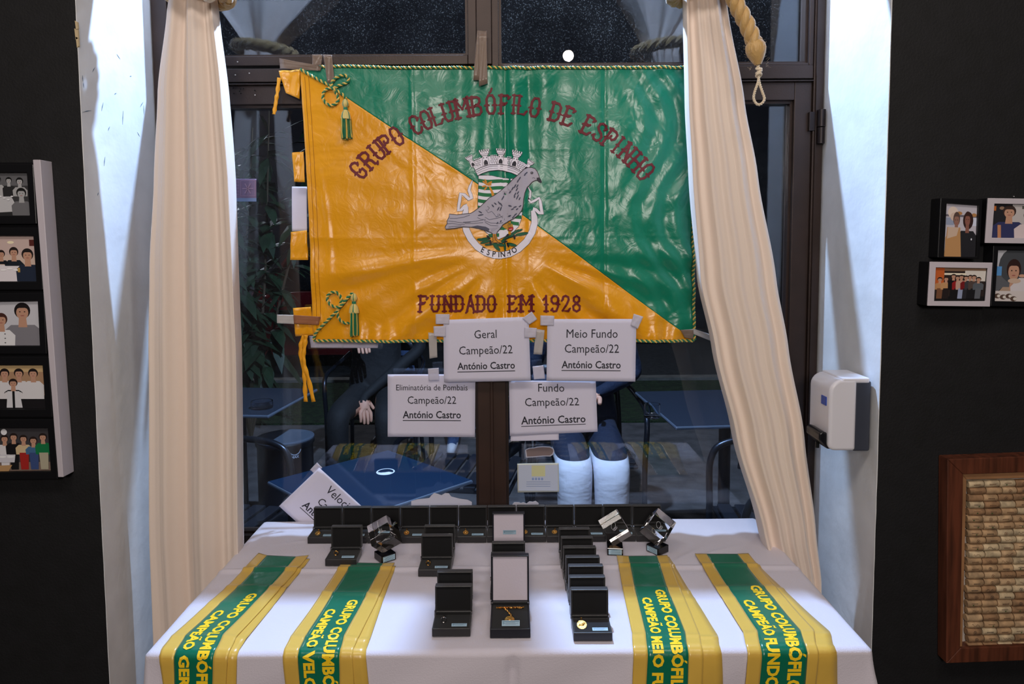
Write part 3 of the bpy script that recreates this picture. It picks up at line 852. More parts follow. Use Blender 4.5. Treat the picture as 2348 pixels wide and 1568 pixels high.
for ch, x, y, a in (('E',665,1318,24),('S',733,1352,14),('P',797,1370,7),('I',857,1377,0),('N',905,1374,-5),('H',970,1358,-14),('O',1040,1324,-26)):
    vs, fs = text_geo(ch, size=88, bold=.016)
    ys = [v[1] for v in vs]; h_ = max(ys)-min(ys); ym = (max(ys)+min(ys))/2; s_ = 68/h_; ca, sa = cos(radians(a)), sin(radians(a))
    pv = [(x+(v[0]*s_*.85)*ca+(v[1]-ym)*s_*sa, y+(v[0]*s_*.85)*sa-(v[1]-ym)*s_*ca) for v in vs]
    ar.raw(pv, fs, (20,16,24), layer=1)
ar.build('ribbon_lettering', cm, M_THREAD, flag, cut=60, lay=.0002, base=.0016)

ar = Art()   # mural crown
wall = [(545,262),(600,240),(655,215),(760,196),(830,192),(940,212),(1000,225),(1080,250),(1160,280),(1195,300),(1200,330),(1130,388),(1060,348),(960,310),(850,297),(740,306),(640,336),(575,368),(540,310)]
ar.poly(wall, WHT, layer=1)
ar.stroke(wall, 6, INK, layer=2, closed=True)
band = [(572,372),(640,337),(740,306),(850,295),(960,309),(1060,346),(1132,388),(1098,442),(1000,398),(900,370),(840,366),(740,380),(660,407),(602,434)]
ar.poly(band, WHT, layer=3); ar.stroke(band, 7, INK, layer=4, closed=True)
ar.stroke([(585,388),(660,352),(750,324),(850,314),(955,326),(1050,360),(1122,400)], 5, INK, layer=4)
ar.stroke([(592,408),(665,378),(750,350),(850,340),(945,350),(1040,382),(1112,420)], 4, (110,105,120), layer=4)
for (x0, x1, yb, sl) in ((560,640,300,-.3),(755,835,250,-.08),(930,1000,262,.14),(1085,1165,315,.42)):
    for r_ in range(4):
        y = yb-50+r_*24
        ar.stroke([(x0, y-(x1-x0)*0), (x1, y+(x1-x0)*sl)], 3.5, INK, layer=2)
        for q in range(3):
            x = x0+8+(q+.5*(r_ % 2))*26
            if x < x1: ar.stroke([(x, y+(x-x0)*sl), (x, y+(x-x0)*sl+24)], 3.5, INK, layer=2)
    for q in range(4):
        x = x0+4+q*20; ar.rect(x, yb-66+(x-x0)*sl, x+11, yb-52+(x-x0)*sl, WHT, layer=2)
def tower(cx, cy, s, rot, door=True):
    ca, sa = cos(radians(rot)), sin(radians(rot))
    T = lambda x, y: (cx+(x*ca-y*sa)*s, cy+(x*sa+y*ca)*s)
    def pl(p, c, L): ar.poly([T(*q) for q in p], c, layer=L)
    body = [(-30,-10),(30,-10),(44,110),(-44,110)]
    pl(body, WHT, 5); ar.stroke([T(*q) for q in body], 5*s, INK, layer=6, closed=True)
    head = [(-62,-62),(62,-62),(50,-28),(34,-8),(-34,-8),(-50,-28)]
    pl(head, WHT, 7); ar.stroke([T(*q) for q in head], 5*s, INK, layer=8, closed=True)
    ar.stroke([T(-50,-28), T(50,-28)], 4*s, INK, layer=8)
    for k in range(5):
        x = -62+k*26.5; ar.rect
        pl([(x, -84),(x+17,-84),(x+17,-60),(x,-60)], WHT, 8); ar.stroke([T(x,-60), T(x,-84), T(x+17,-84), T(x+17,-60)], 4*s, INK, layer=9)
        ar.stroke([T(x+8,-56), T(x+8,-44)], 7*s, INK, layer=9)
    if door:
        pl([(-24,104),(-24,70),(-12,50),(0,44),(12,50),(24,70),(24,104)], INK, 7)
        ar.ell(T(-18, 18), (5*s, 10*s), INK, layer=7, rot=rot); ar.ell(T(18, 18), (5*s, 10*s), INK, layer=7, rot=rot)
tower(690, 202, 1.0, -9); tower(880, 186, .96, 2); tower(1060, 218, 1.0, 14)
tower(520, 250, .72, -28); tower(1215, 300, .72, 34)
ar.build('mural_crown', cm, M_THREAD, flag, cut=60, lay=.00014, base=.0008)

ar = Art()   # olive branches
G2 = (0, 96, 58)
ar.stroke([(640,1205),(720,1225),(800,1225),(880,1215),(960,1185),(1080,1150),(1190,1118)], 8, (10,50,30), layer=1)
for (x, y, l, w_, a) in ((655,1200,62,18,4),(700,1188,60,16,-4),(700,1225,70,16,-14),(745,1255,60,14,-6),(830,1290,58,22,45),(850,1260,62,15,14),(930,1190,58,18,-38),(915,1225,48,14,-10),
                       (985,1160,60,14,-18),(1050,1112,64,17,-34),(1100,1092,46,14,-24),(1130,1132,82,20,-10),(1010,1258,66,19,14),(930,1285,52,15,88),(900,1260,44,13,30)):
    ar.ell((x, y), (l, w_), INK, rot=a, layer=2, n=14); ar.ell((x, y), (l-5, w_-4), G2, rot=a, layer=3, n=14)
    ca, sa = cos(radians(a)), sin(radians(a)); ar.stroke([(x-l*.8*ca, y-l*.8*sa), (x+l*.8*ca, y+l*.8*sa)], 3, (0,50,34), layer=4)
for (x, y, a) in ((730,1168,50),(757,1235,80),(955,1152,-50),(1042,1166,80),(965,1262,70)): ar.ell((x, y), (30, 13), (12,10,16), rot=a, layer=5, n=12)
ar.build('olive_branch', cm, M_THREAD, flag, cut=60, lay=.00018, base=.0018)

ar = Art()   # pigeon
GR = (176, 170, 184)
pig = [(1250,335),(1290,350),(1318,385),(1335,430),(1345,462),(1320,490),(1300,488),(1262,505),(1235,530),(1195,575),(1168,640),(1152,720),(1146,800),(1130,850),(1090,905),(1030,950),(960,985),(905,1020),(870,1070),(840,1105),(825,1140),(790,1135),(760,1112),(690,1088),(620,1068),(530,1050),(430,1045),(330,1064),(225,1074),(214,1050),(240,1008),(238,975),(262,930),(265,893),(360,902),(460,890),(520,884),(560,862),(640,800),(700,742),(742,700),(800,672),(880,612),(950,550),(1020,482),(1080,432),(1120,396),(1160,356),(1205,336)]
ar.poly(pig, GR, layer=1); ar.stroke(pig, 8, (52,44,52), layer=2, closed=True)
ar.poly([(1308,460),(1340,455),(1362,480),(1372,512),(1352,520),(1330,504),(1312,488)], (44,40,52), layer=3)
ar.ell((1252,400), (20,18), (110,105,120), layer=3); ar.ell((1252,400), (11,11), (24,22,34), layer=4); ar.ell((1249,397), (3,3), (230,230,240), layer=5)
ar.stroke([(1255,465),(1275,455),(1290,470)], 5, (70,66,80), layer=3)
SPT = (66, 68, 88)
ar.poly([(530,1044),(600,1030),(700,1045),(745,1070),(735,1100),(690,1088),(610,1066)], (74,74,92), layer=3)
for (x, y, a, l) in ((1170,420,-60,22),(1190,400,-50,14),(1105,470,-60,26),(1085,500,-60,24),(1050,560,-60,30),(1020,590,-60,26),(990,630,-50,20),(1078,560,-60,24),(1072,600,-60,26),(1050,660,-60,30),(1085,640,-60,24),
                   (1080,690,-65,36),(1105,710,-65,22),(1045,690,-60,14),(930,640,-60,24),(905,700,-60,34),(860,760,55,24),(885,780,60,26),(850,830,-60,28),(880,830,-70,30),(815,770,40,20),(785,795,50,22),
                   (990,795,15,22),(1050,810,-20,24),(1020,835,-20,20),(1075,835,-35,18),(1110,800,-35,20),(1055,900,-40,26),(1030,930,-45,22),(985,915,-20,20),(640,905,-10,36),(635,870,30,26),(840,1000,-60,16),(880,980,-60,16),(930,950,-70,18),(950,930,-60,20)):
    ar.ell((x, y), (l, 8), SPT, rot=a, layer=3, n=10)
for pts in ([(700,840),(730,880),(770,860),(790,880)],[(790,880),(830,930),(850,890)],[(860,890),(900,940),(960,890)],[(690,930),(740,960),(830,945),(900,920),(960,890)],[(680,970),(760,1000),(860,1005),(940,990)],
            [(690,990),(760,1030),(850,1035)],[(430,990),(540,985),(670,965)],[(450,1005),(560,1005),(670,995)],[(250,975),(330,985),(420,1000),(520,990)],[(270,945),(350,945),(440,930),(510,905)],[(240,1010),(300,1005),(380,1018),(450,1020)],
            [(255,1050),(330,1040),(410,1035)],[(600,935),(640,955),(700,960)],[(720,850),(745,820),(720,800)],[(820,930),(850,920),(870,900)]):
    ar.stroke(pts, 5, SPT, layer=3)
for q in range(7): ar.stroke([(760+q*16,1065-q*3),(775+q*15,1110-q*9)], 4, (110,106,120), layer=3)
# legs and feet
for p in ([(782,1132),(806,1132),(812,1195),(835,1215),(838,1236),(790,1236),(784,1200)], [(806,1132),(826,1132),(838,1190),(880,1212),(892,1240),(850,1232),(815,1200)]):
    ar.poly(p, (214,142,30), layer=3); ar.stroke(p, 4, INK, layer=4, closed=True)
for q in range(4): ar.stroke([(788,1150+q*20),(806,1152+q*20)], 3, INK, layer=5); ar.stroke([(812,1150+q*18),(830,1152+q*18)], 3, INK, layer=5)
ar.build('pigeon_emblem', cm, M_THREAD, flag, cut=60, lay=.0002, base=.0027)

# ---- hoist tabs, ribbons, edging cord, tassels (parts of the flag)
def sheet_px(name, corners, y, m, parent, n=10, wob=.0015, th=.0008, sag=None, seed=0):
    """soft quad cloth from four picture corners on the plane y"""
    A_, B_, C_, D_ = [aty(p[0], p[1], y) for p in corners]
    rr = random.Random(seed); ph = [rr.uniform(0, 6) for _ in range(4)]
    def P(u, v):
        p = (A_*(1-u)+B_*u)*(1-v)+(D_*(1-u)+C_*u)*v
        p = p.copy(); p.y -= wob*(1+sin(u*7+ph[0]+2*v)*.6+sin(v*9+ph[1]+u)*.5+.3*sin((u+v)*13+ph[2]))
        if sag: p.z += sag*sin(u*pi)
        return p
    b = MB(); b.grid(P, n, n)
    return b.ob(name, m, parent, smooth=True, solid=th, world=True, recalc=False)
sheet_px('pole_tab', [(640,163),(690,160),(688,228),(657,214)], YFL+.002, M_YEL, flag, wob=.003, seed=1)
sheet_px('pole_tab', [(670,350),(697,348),(700,418),(676,417)], YFL+.003, M_YEL, flag, wob=.002, seed=2)
sheet_px('pole_tab', [(668,532),(704,528),(707,596),(666,596)], YFL+.003, M_YEL, flag, wob=.002, seed=3)
sheet_px('pole_tab', [(673,706),(714,703),(720,768),(678,771)], YFL+.003, M_YEL, flag, wob=.002, seed=4)
# stitched hem along the hoist
b = MB()
M_STITCH = mat('hem_stitching', (150, 92, 8), rough=.6)
for dxp in (10, 19):
    pth = []
    for j in range(60):
        px, py = flag_px(0, .03+.94*j/59); pth.append(flp(px+dxp, py, .0004))
    b.tube(pth, .00045, 5)
b.ob('hem_stitching', M_STITCH, flag, world=True)
def ribbon(name, pts, wpx, y, m, parent, off=0):
    pts = bez([aty(p[0], p[1], y)+Vector((0, p[2] if len(p) > 2 else 0, 0)) for p in pts], 6)
    vs = []; n = len(pts)
    for i, p in enumerate(pts):
        d = (pts[min(i+1, n-1)]-pts[max(i-1, 0)]).normalized(); s = Vector((d.z, 0, -d.x)).normalized()
        ww = wpx*.00103/2*(1+.15*sin(i*1.3)); tw = .0015*sin(i*.9)
        vs += [p+s*ww+Vector((0, tw, 0)), p-s*ww-Vector((0, tw, 0))]
    b = MB(); b.add(vs, [(2*i, 2*i+1, 2*i+3, 2*i+2) for i in range(n-1)])
    return b.ob(name, m, parent, smooth=True, solid=.0008, world=True, recalc=False)
M_RIB = mat('yellow_ribbon', (232, 158, 22), rough=.5, bump=.3, bscale=120, stretch=(1, 1, .2), bdist=.002)
ribbon('tie_ribbon', [(640,178),(637,205),(634,225),(631,245),(628,262)], 8, YFL-.004, M_RIB, flag)
ribbon('tie_ribbon', [(697,770),(690,790),(690,815),(697,850),(699,885),(701,921)], 9, YFL-.004, M_RIB, flag)
ribbon('tie_ribbon', [(701,768),(700,785),(696,812),(698,838),(708,872),(719,921)], 9, YFL-.007, M_RIB, flag)

M_CORD = mat('two_tone_cord', (255,255,255), rough=.45, attr='Col', sheen=.3)
CG, CY_ = (0, 112, 74), (226, 186, 84)
def cord(path, name, parent, R=.0019, r=.0021, pitch=.0115, per=6, seg=6, dense=1):
    k = MB()
    sts = strands(path, R, r, pitch, 2, per)
    for st, c in zip(sts, (CG, CY_)): k.tube(st, r, seg, col=c)
    return k.ob(name, M_CORD, parent, world=True, smooth='auto', recalc=False)
top = [flp(*((lambda q: (q[0], q[1]-2))(flag_px(.05+.95*i/120, 0))), .002) for i in range(121)]
cord(top, 'edging_cord', flag)
bot = [flp(*((lambda q: (q[0], q[1]+2))(flag_px(i/120, 1))), .002) for i in range(121)]
cord(bot, 'edging_cord', flag)
rgt = [flp(*((lambda q: (q[0]+2, q[1]))(flag_px(1, i/80))), .002) for i in range(81)]
cord(rgt, 'edging_cord', flag)
fp = lambda pts, off=.005: [flp(p[0], p[1], off+(p[2] if len(p) > 2 else 0)) for p in pts]
cord(bez(fp([(690,160),(712,173),(735,186),(757,197),(768,203),(778,198),(798,190),(800,180),(792,174),(778,177),(766,186),(762,197),(768,208),(776,222),(776,235),(764,243),(752,240),(743,228),(744,214),(752,206),(763,204,.003),(775,210,.002),(788,219),(795,228)]), 6), 'knotted_cord', flag, per=5)
cord(bez(fp([(719,778),(728,760),(745,742),(762,725),(778,709),(790,692),(803,677),(811,671)]), 6), 'knotted_cord', flag, per=5)
cord(bez(fp([(811,671,.004),(800,682,.004),(784,701,.004),(770,702,.003),(757,695),(752,682),(758,672),(770,669),(780,676),(785,688),(781,700),(776,712),(778,728),(788,739),(802,741)]), 6), 'knotted_cord', flag, per=5)
def tassel(px, py0, py1, lean=0):
    top_ = flp(px, py0, .010); bt = flp(px+lean, py1, .010)
    L_ = (top_-bt).length; d = (bt-top_)
    M = Matrix.Translation(top_) @ (-d).to_track_quat('Z', 'Y').to_matrix().to_4x4()
    k = MB()
    prof = [(.001,0),(.005,-.003),(.0076,-.010),(.0072,-.015),(.0042,-.019),(.0050,-.022),(.0046,-.025),(.0088,-.031),(.0112,-.040),(.0116,-.046),(.004,-.048)]
    vs = []; fs = []; cols = []; sg = 24; n = len(prof)
    for a in range(sg):
        for r, z in prof: vs.append((r*cos(2*pi*a/sg), r*sin(2*pi*a/sg), z))
    b0 = MB()
    for a in range(sg):
        for i in range(n-1):
            b0.v = b0.v
            fs.append((a*n+i, ((a+1)%sg)*n+i, ((a+1)%sg)*n+i+1, a*n+i+1)); cols.append(CG if a % 6 == 0 or i in (4, 5) else (214, 190, 110))
    k.v = [M @ Vector(v) for v in vs]; k.f = fs; k.c = cols
    o = k.ob('tassel', M_CORD, flag, world=True, smooth='auto')
    rr = random.Random(int(px)); k = MB()
    for a in range(34):
        th = 2*pi*a/34*2; r0 = .0112 if a < 17 else .006; fl = rr.uniform(.95, 1.3)
        q = [M @ Vector((r0*f_*cos(th)+rr.uniform(-.0006,.0006), r0*f_*sin(th)*.7, z)) for f_, z in ((1, -.044), (1.02, -.060), (1.1, -.075), (fl, -L_+rr.uniform(-.002, .004)))]
        k.tube(q, .0013, 5, col=CG if a % 3 else CY_)
    k.ob('tassel_skirt', M_CORD, o, world=False, recalc=False)
    return o
def fixskirt(o): pass
t1 = tassel(794, 229, 321, 4); t2 = tassel(814, 671, 768, 1)
for t_ in (t1, t2):
    for ch in t_.children:
        for v in ch.data.vertices: v.co -= fc

# ------------------------------------------------------------------ adhesive tapes
def tapemat(name, rgb, alpha, rough=.25):
    mt = mat(name, rgb, rough=rough, bump=.2, bscale=90, bdist=.002)
    mt.node_tree.nodes['Principled BSDF'].inputs['Alpha'].default_value = alpha; return mt
M_TAPE = tapemat('brown_packing_tape', (132, 112, 98), .80)
M_TAPEC = tapemat('clear_tape', (196, 190, 188), .72)
M_TAPEW = tapemat('white_masking_tape', (212, 208, 224), .75, .6)
TAPES = []
def tape(corners, y, m, label, group=None, seed=0, wob=.0005):
    c = [aty(p[0], p[1], y) for p in corners]; ce = sum(c, Vector((0,0,0)))/4
    A_, B_, C_, D_ = c
    def P(u, v):
        p = ((A_*(1-u)+B_*u)*(1-v)+(D_*(1-u)+C_*u)*v).copy(); p.y -= wob*(1+sin(u*9+v*5+seed)+.5*sin(v*17+seed*2)); return p-ce
    b = MB(); b.grid(P, 8, 8); o = b.ob('tape_strip', m, None, smooth=True, solid=.0002, recalc=False); o.location = ce
    return tag(o, label, 'tape', group)
YT = YFL-.0065
tape([(641,134),(738,152),(735,163),(642,157)], YT-.001, M_TAPE, 'long creased brown tape strip over the upper left flag corner', seed=1, wob=.001)
tape([(716,125),(739,125),(737,150),(716,150)], YT, M_TAPE, 'short brown tape piece just left of the vertical tape at flag top', seed=2)
tape([(741,125),(761,126),(768,188),(751,192)], YT-.0015, M_TAPE, 'vertical brown tape strip above the upper tassel cord', seed=3)
tape([(1094,70),(1114,72),(1105,184),(1085,184)], YT-.001, M_TAPE, 'leaning brown tape strip from the window mullion to the flag top', seed=4)
tape([(1097,72),(1116,71),(1118,192),(1098,198)], YT-.003, M_TAPE, 'upright brown tape strip crossing the leaning one at the flag top', seed=5)
tape([(635,721),(675,722),(675,743),(635,741)], YT, M_TAPEC, 'clear tape piece on the glass at the lower left flag tab', seed=6)
tape([(673,722),(735,726),(731,745),(674,742)], YT-.002, mat('tan_tape', (150,98,68), rough=.35), 'tan tape piece over the lowest yellow flag tab', seed=7)
tape([(982,762),(1001,764),(1003,819),(985,822)], YT-.003, M_TAPEC, 'clear tape strip hanging below the flag left of the Geral sheet', seed=8)
tape([(1229,754),(1249,757),(1243,813),(1223,812)], YT-.003, M_TAPEC, 'clear tape strip between the two upper award sheets', seed=9)
tape([(1565,756),(1592,754),(1640,770),(1636,784)], YT-.001, M_TAPEC, 'clear tape strip at the lower right flag corner', seed=10)
tape([(1560,756),(1590,756),(1590,777),(1570,774)], YT-.004, M_TAPE, 'brown tape piece on the lower right flag corner tip', seed=11)

# ------------------------------------------------------------------ paper sheets
M_PAPER = mat('white_paper', (214, 210, 228), rough=.8, bump=.02, bscale=200)
M_INKT = mat('black_print', (34, 34, 46), rough=.7)
def paper(corners, y, label, lines=(), bow=.002, name='award_sheet', m=None, lean=0.0, seed=1, cat='paper sheet', group=None, outline=None):
    """corners TL,TR,BR,BL in the picture; lines (text, u, v, width fraction, bold, underline)"""
    c = [aty(p[0], p[1], y) for p in corners]
    if lean:
        for k in (0, 1): c[k] = aty(corners[k][0], corners[k][1], y+lean)
    ce = sum(c, Vector((0,0,0)))/4; A_, B_, C_, D_ = c
    Wd = (B_-A_).length; Hd = (D_-A_).length
    nrm = (B_-A_).cross(D_-A_).normalized()
    if nrm.y > 0: nrm = -nrm
    def P(u, v, off=0):
        p = (A_*(1-u)+B_*u)*(1-v)+(D_*(1-u)+C_*u)*v
        return p+nrm*(bow*(sin(u*pi+seed)*.5+.5+.6*sin(v*3+seed)) + off)-ce
    o = bpy.data.objects.new(name, None); COL.objects.link(o); o.location = ce; tag(o, label, cat, group)
    b = MB()
    if outline:
        ar_ = Art(); ar_.poly(outline, None); ar_.build('sheet', lambda x, y_, off: P(x, y_, 0)+ce, m or M_PAPER, o, cut=.1)
    else:
        b.grid(lambda u, v: P(u, v), 14, 14); b.ob('sheet', m or M_PAPER, o, smooth=True, solid=.00025, recalc=False)
    if lines:
        a2 = Art()
        for (s, u, v, wf, bold, und) in lines:
            vs, fs = text_geo(s, size=1, bold=.014 if bold else 0, res=2)
            x0 = min(q[0] for q in vs); x1 = max(q[0] for q in vs); sc = wf/(x1-x0); sy = sc*Wd/Hd*1.14
            if s == 'Geral': pass
            pv = [(u+(q[0]-(x0+x1)/2)*sc, v-q[1]*sy) for q in vs]
            a2.raw(pv, fs, (34, 34, 46), layer=1)
            if und: a2.rect(u-wf/2, v+.032, u+wf/2, v+.044, (34,34,46), layer=1)
        a2.build('printed_text', lambda x, y_, off: P(x, y_, off)+ce, M_PRINT, o, cut=1/14, base=.0005)
    return o
AC, CA = 'António Castro', 'Campeão/22'
YP = YFL-.013
paper([(1017,733),(1212,726),(1217,873),(1018,876)], YP, 'white sheet headed Geral taped to the lower flag edge',
      [('Geral', .49, .31, .26, 0, 0), (CA, .49, .56, .62, 0, 0), (AC, .49, .80, .665, 1, 1)], seed=1)
paper([(1255,731),(1459,731),(1457,875),(1253,873)], YP+.0005, 'white sheet headed Meio Fundo taped to the lower flag edge',
      [('Meio Fundo', .505, .30, .575, 0, 0), (CA, .505, .54, .61, 0, 0), (AC, .50, .79, .665, 1, 1)], seed=2)
paper([(889,858),(1090,858),(1089,1002),(889,1001)], YF-.006, 'white sheet headed Eliminatória de Pombais on the left door',
      [('Eliminatória de Pombais', .505, .255, .815, 0, 0), (CA, .505, .47, .555, 0, 0), (AC, .505, .70, .665, 1, 1)], seed=3)
paper([(1167,872),(1366,874),(1370,989),(1169,999)], YF-.004, 'white sheet headed Fundo below the Meio Fundo sheet',
      [('Fundo', .485, .205, .30, 0, 0), (CA, .49, .47, .62, 0, 0), (AC, .50, .80, .735, 1, 1)], seed=4)
paper([(1171,985),(1281,982),(1281,1008),(1171,1011)], YF-.001, 'blank sheet edge showing under the Fundo sheet', seed=5, name='blank_sheet')
paper([(732,1072),(905,1228),(813,1316),(640,1160)], 1.583, 'tilted sheet headed Velocidade standing against the left door', [('Velocidade', .44, .24, .47, 0, 0), (CA, .47, .49, .48, 0, 0), (AC, .46, .72, .62, 1, 1)],
      seed=6, bow=.001)
paper([(670,428),(704,428),(704,530),(670,530)], YG-.006, 'white paper on the glass behind the flag hoist', seed=7, name='blank_sheet')
paper([(710,770),(868,770),(866,798),(713,797)], YG-.008, 'paper in a clear sleeve peeking out below the flag', seed=8, name='sleeved_sheet')
b = MB(); c = [aty(*p, YG-.010) for p in [(702,768),(878,768),(877,800),(706,800)]]; ce = sum(c, Vector())/4
b.add([q-ce for q in c], [(0,1,2,3)]); o = b.ob('plastic_sleeve', glassmat('sleeve_plastic', (.95,.95,.97), dirt=.3, dscale=60, haze=.1), None); o.location = ce
tag(o, 'clear plastic sleeve around the paper below the flag', 'plastic sleeve')
paper([(943,1138),(1082,1138),(1082,1200),(943,1200)], 1.592, 'blank white card with a wavy top standing on the table edge', seed=9, name='wavy_card', m=mat('grey_card', (205,203,214), rough=.8),
      outline=[(0,1),(0,.16),(.1,.10),(.3,.05),(.33,-.04),(.38,-.14),(.44,-.10),(.5,-.05),(.56,-.13),(.62,-.12),(.66,0),(.8,.08),(.93,.12),(1,.20),(1,1)])
M_CARD = mat('cream_card', (206, 208, 196), rough=.7)
o = paper([(1186,1063),(1281,1061),(1282,1127),(1187,1129)], YG-.006, 'pale notice card with a yellow square stuck on the right door glass', seed=10, name='notice_card', m=M_CARD)
a2 = Art(); q = lambda x, y, off: aty(x, y, YG-.0085-off)
a2.rect(1189,1066,1279,1125,(196,204,222),layer=1); a2.rect(1219,1067,1250,1092,(214,212,160),layer=2)
for k in range(3): a2.rect(1207,1104+k*5,1262,1105.5+k*5,(150,164,196),layer=2)
for k in range(4): a2.ell((1222+k*7,1098),(2.5,3),(140,160,205),layer=2)
a2.build('faded_print', q, M_PRINT, o)
def residue(pts, label, col, y=YG-.006, name='tape_residue'):
    a3 = Art(); a3.poly(pts, col, layer=1)
    cx = sum(p[0] for p in pts)/len(pts); cy = sum(p[1] for p in pts)/len(pts)
    inner = [(cx+(p[0]-cx)*.93, cy+(p[1]-cy)*.82) for p in pts]
    o = a3.build('r', lambda x, y_, off: aty(x, y_, y), M_PRINT, None); o.name = name
    me = o.data; c = aty(cx, cy, y)
    for v in me.vertices: v.co -= c
    o.location = c; md = o.modifiers.new('thickness', 'SOLIDIFY'); md.thickness = .0006
    if label: tag(o, label, 'paper scrap')
    return o, inner
o, inner = residue([(1204,1031),(1212,1027),(1224,1026),(1232,1024),(1245,1023),(1262,1024),(1269,1028),(1271,1034),(1268,1042),(1262,1046),(1245,1046),(1225,1048),(1206,1049)], 'torn oval scrap of brown tape with a white rim on the right door', (200,200,214))
o2, _ = residue(inner, None, (130,112,110), y=YG-.0075, name='tape_core'); o2.parent = o; o2.location -= o.location
o, _ = residue([(1174,1180),(1175,1156),(1179,1151),(1190,1151),(1194,1153),(1200,1151),(1207,1154),(1214,1149),(1222,1150),(1228,1148),(1235,1153),(1236,1200),(1174,1200)], 'torn white paper scrap at the foot of the right door pane', (205,203,214))
# sticker on the left door glass
o = paper([(526,410),(588,410),(588,462),(526,462)], YG-.0045, 'faded pinkish no-smoking sticker on the left door glass', seed=11, bow=0, name='window_sticker', m=mat('sticker_back', (128,108,140), rough=.6), cat='sticker')
a2 = Art(); q = lambda x, y, off: aty(x, y, YG-.0055-off)
a2.rect(526,454,588,462,(120,140,180),layer=1); a2.stroke([(552,414),(585,414),(585,449),(552,449)],1.2,(170,140,165),layer=2,closed=True)
for a in (0, 60, 120): a2.stroke([(568-13*cos(radians(a)),432-13*sin(radians(a))),(568+13*cos(radians(a)),432+13*sin(radians(a)))],1.8,(170,140,165),layer=2)
for k in range(5): a2.rect(530,417+k*7,548,418.2+k*7,(150,126,155),layer=2)
a2.build('faded_print', q, M_PRINT, o)
# masking tape pieces on the sheets
for i, (cs, lb) in enumerate([([(999,720),(1031,720),(1030,743),(999,743)], 'white tape on the upper left corner of the Geral sheet'),
    ([(994,748),(1022,747),(1022,772),(995,771)], 'white tape on the left edge of the Geral sheet'),
    ([(1197,730),(1219,714),(1232,732),(1214,744)], 'slanted white tape on the upper right corner of the Geral sheet'),
    ([(1202,750),(1231,752),(1229,774),(1202,774)], 'white tape on the right edge of the Geral sheet'),
    ([(1239,723),(1271,724),(1270,746),(1239,746)], 'white tape on the upper left corner of the Meio Fundo sheet'),
    ([(1453,719),(1475,726),(1462,754),(1446,746)], 'slanted white tape on the upper right corner of the Meio Fundo sheet'),
    ([(981,845),(1006,843),(1007,872),(983,873)], 'white tape holding the Eliminatória sheet at its top'),
    ([(1221,840),(1246,837),(1250,868),(1224,870)], 'white tape holding the Fundo sheet at its top'),
    ([(727,1060),(739,1072),(722,1087),(711,1077)], 'white tape on the raised corner of the tilted sheet')]):
    tape(cs, YP-.004 if i < 6 else (YF-.010 if i < 8 else 1.588), M_TAPEW, lb, seed=20+i)
# ------------------------------------------------------------------ jewellery boxes
M_BOX = mat('black_leatherette', (27, 26, 29), rough=.45, bump=.15, bscale=900, bdist=.001, sheen=.14, spec=.7)
M_VELVET = mat('black_velvet', (9, 9, 12), rough=.95, sheen=.15)
M_SATW = mat('ivory_satin_lining', (205, 196, 208), rough=.6, bump=.1, bscale=300, bdist=.002)
M_NAVYBX = mat('dark_navy_leatherette', (22, 24, 34), rough=.45, bump=.15, bscale=900, bdist=.001)
M_LBL = mat('label_print', (255,255,255), rough=.35, attr='Col')
M_HNG = mat('steel_hinge', (150, 148, 150), rough=.25, metal=.9)
M_GOLD = mat('gold_medal', (212, 160, 84), rough=.25, metal=1.0, bump=.3, bscale=700, bdist=.001)
M_SILV = mat('silver_ring', (190, 186, 184), rough=.2, metal=1.0)
def shell(w, d, h, rim, rec):
    """open tray, x centred, y 0..d, z 0..h, recess from the top"""
    b = MB(); x = w/2; i = x-rim
    v = [(-x,0,0),(x,0,0),(x,d,0),(-x,d,0),(-x,0,h),(x,0,h),(x,d,h),(-x,d,h),(-i,rim,h),(i,rim,h),(i,d-rim,h),(-i,d-rim,h),(-i,rim,h-rec),(i,rim,h-rec),(i,d-rim,h-rec),(-i,d-rim,h-rec)]
    f = [(3,2,1,0),(0,1,5,4),(1,2,6,5),(2,3,7,6),(3,0,4,7),(4,5,9,8),(5,6,10,9),(6,7,11,10),(7,4,8,11),(8,9,13,12),(9,10,14,13),(10,11,15,14),(11,8,12,15),(12,13,14,15)]
    b.add(v, f); return b
def sticker(w, h, rnd, blue=True):
    ar = Art(); base_ = (158, 186, 204) if blue else (190, 190, 196)
    ar.rect(-w/2, -h/2, w/2, h/2, base_, layer=1)
    ar.rect(-w/2+.001, h*.22, w/2-.001, h*.34, (90, 120, 140), layer=2)
    for k in range(3):
        y = h*.08-k*h*.17; x0 = -w/2+.004+rnd.random()*.002; ar.rect(x0, y, w/2-.002-rnd.random()*.006, y+h*.06, (110, 130, 146), layer=2)
    ar.ell((-w/2+.003, 0), (.0016, h*.24), (120, 150, 170), n=10, layer=2)
    return ar
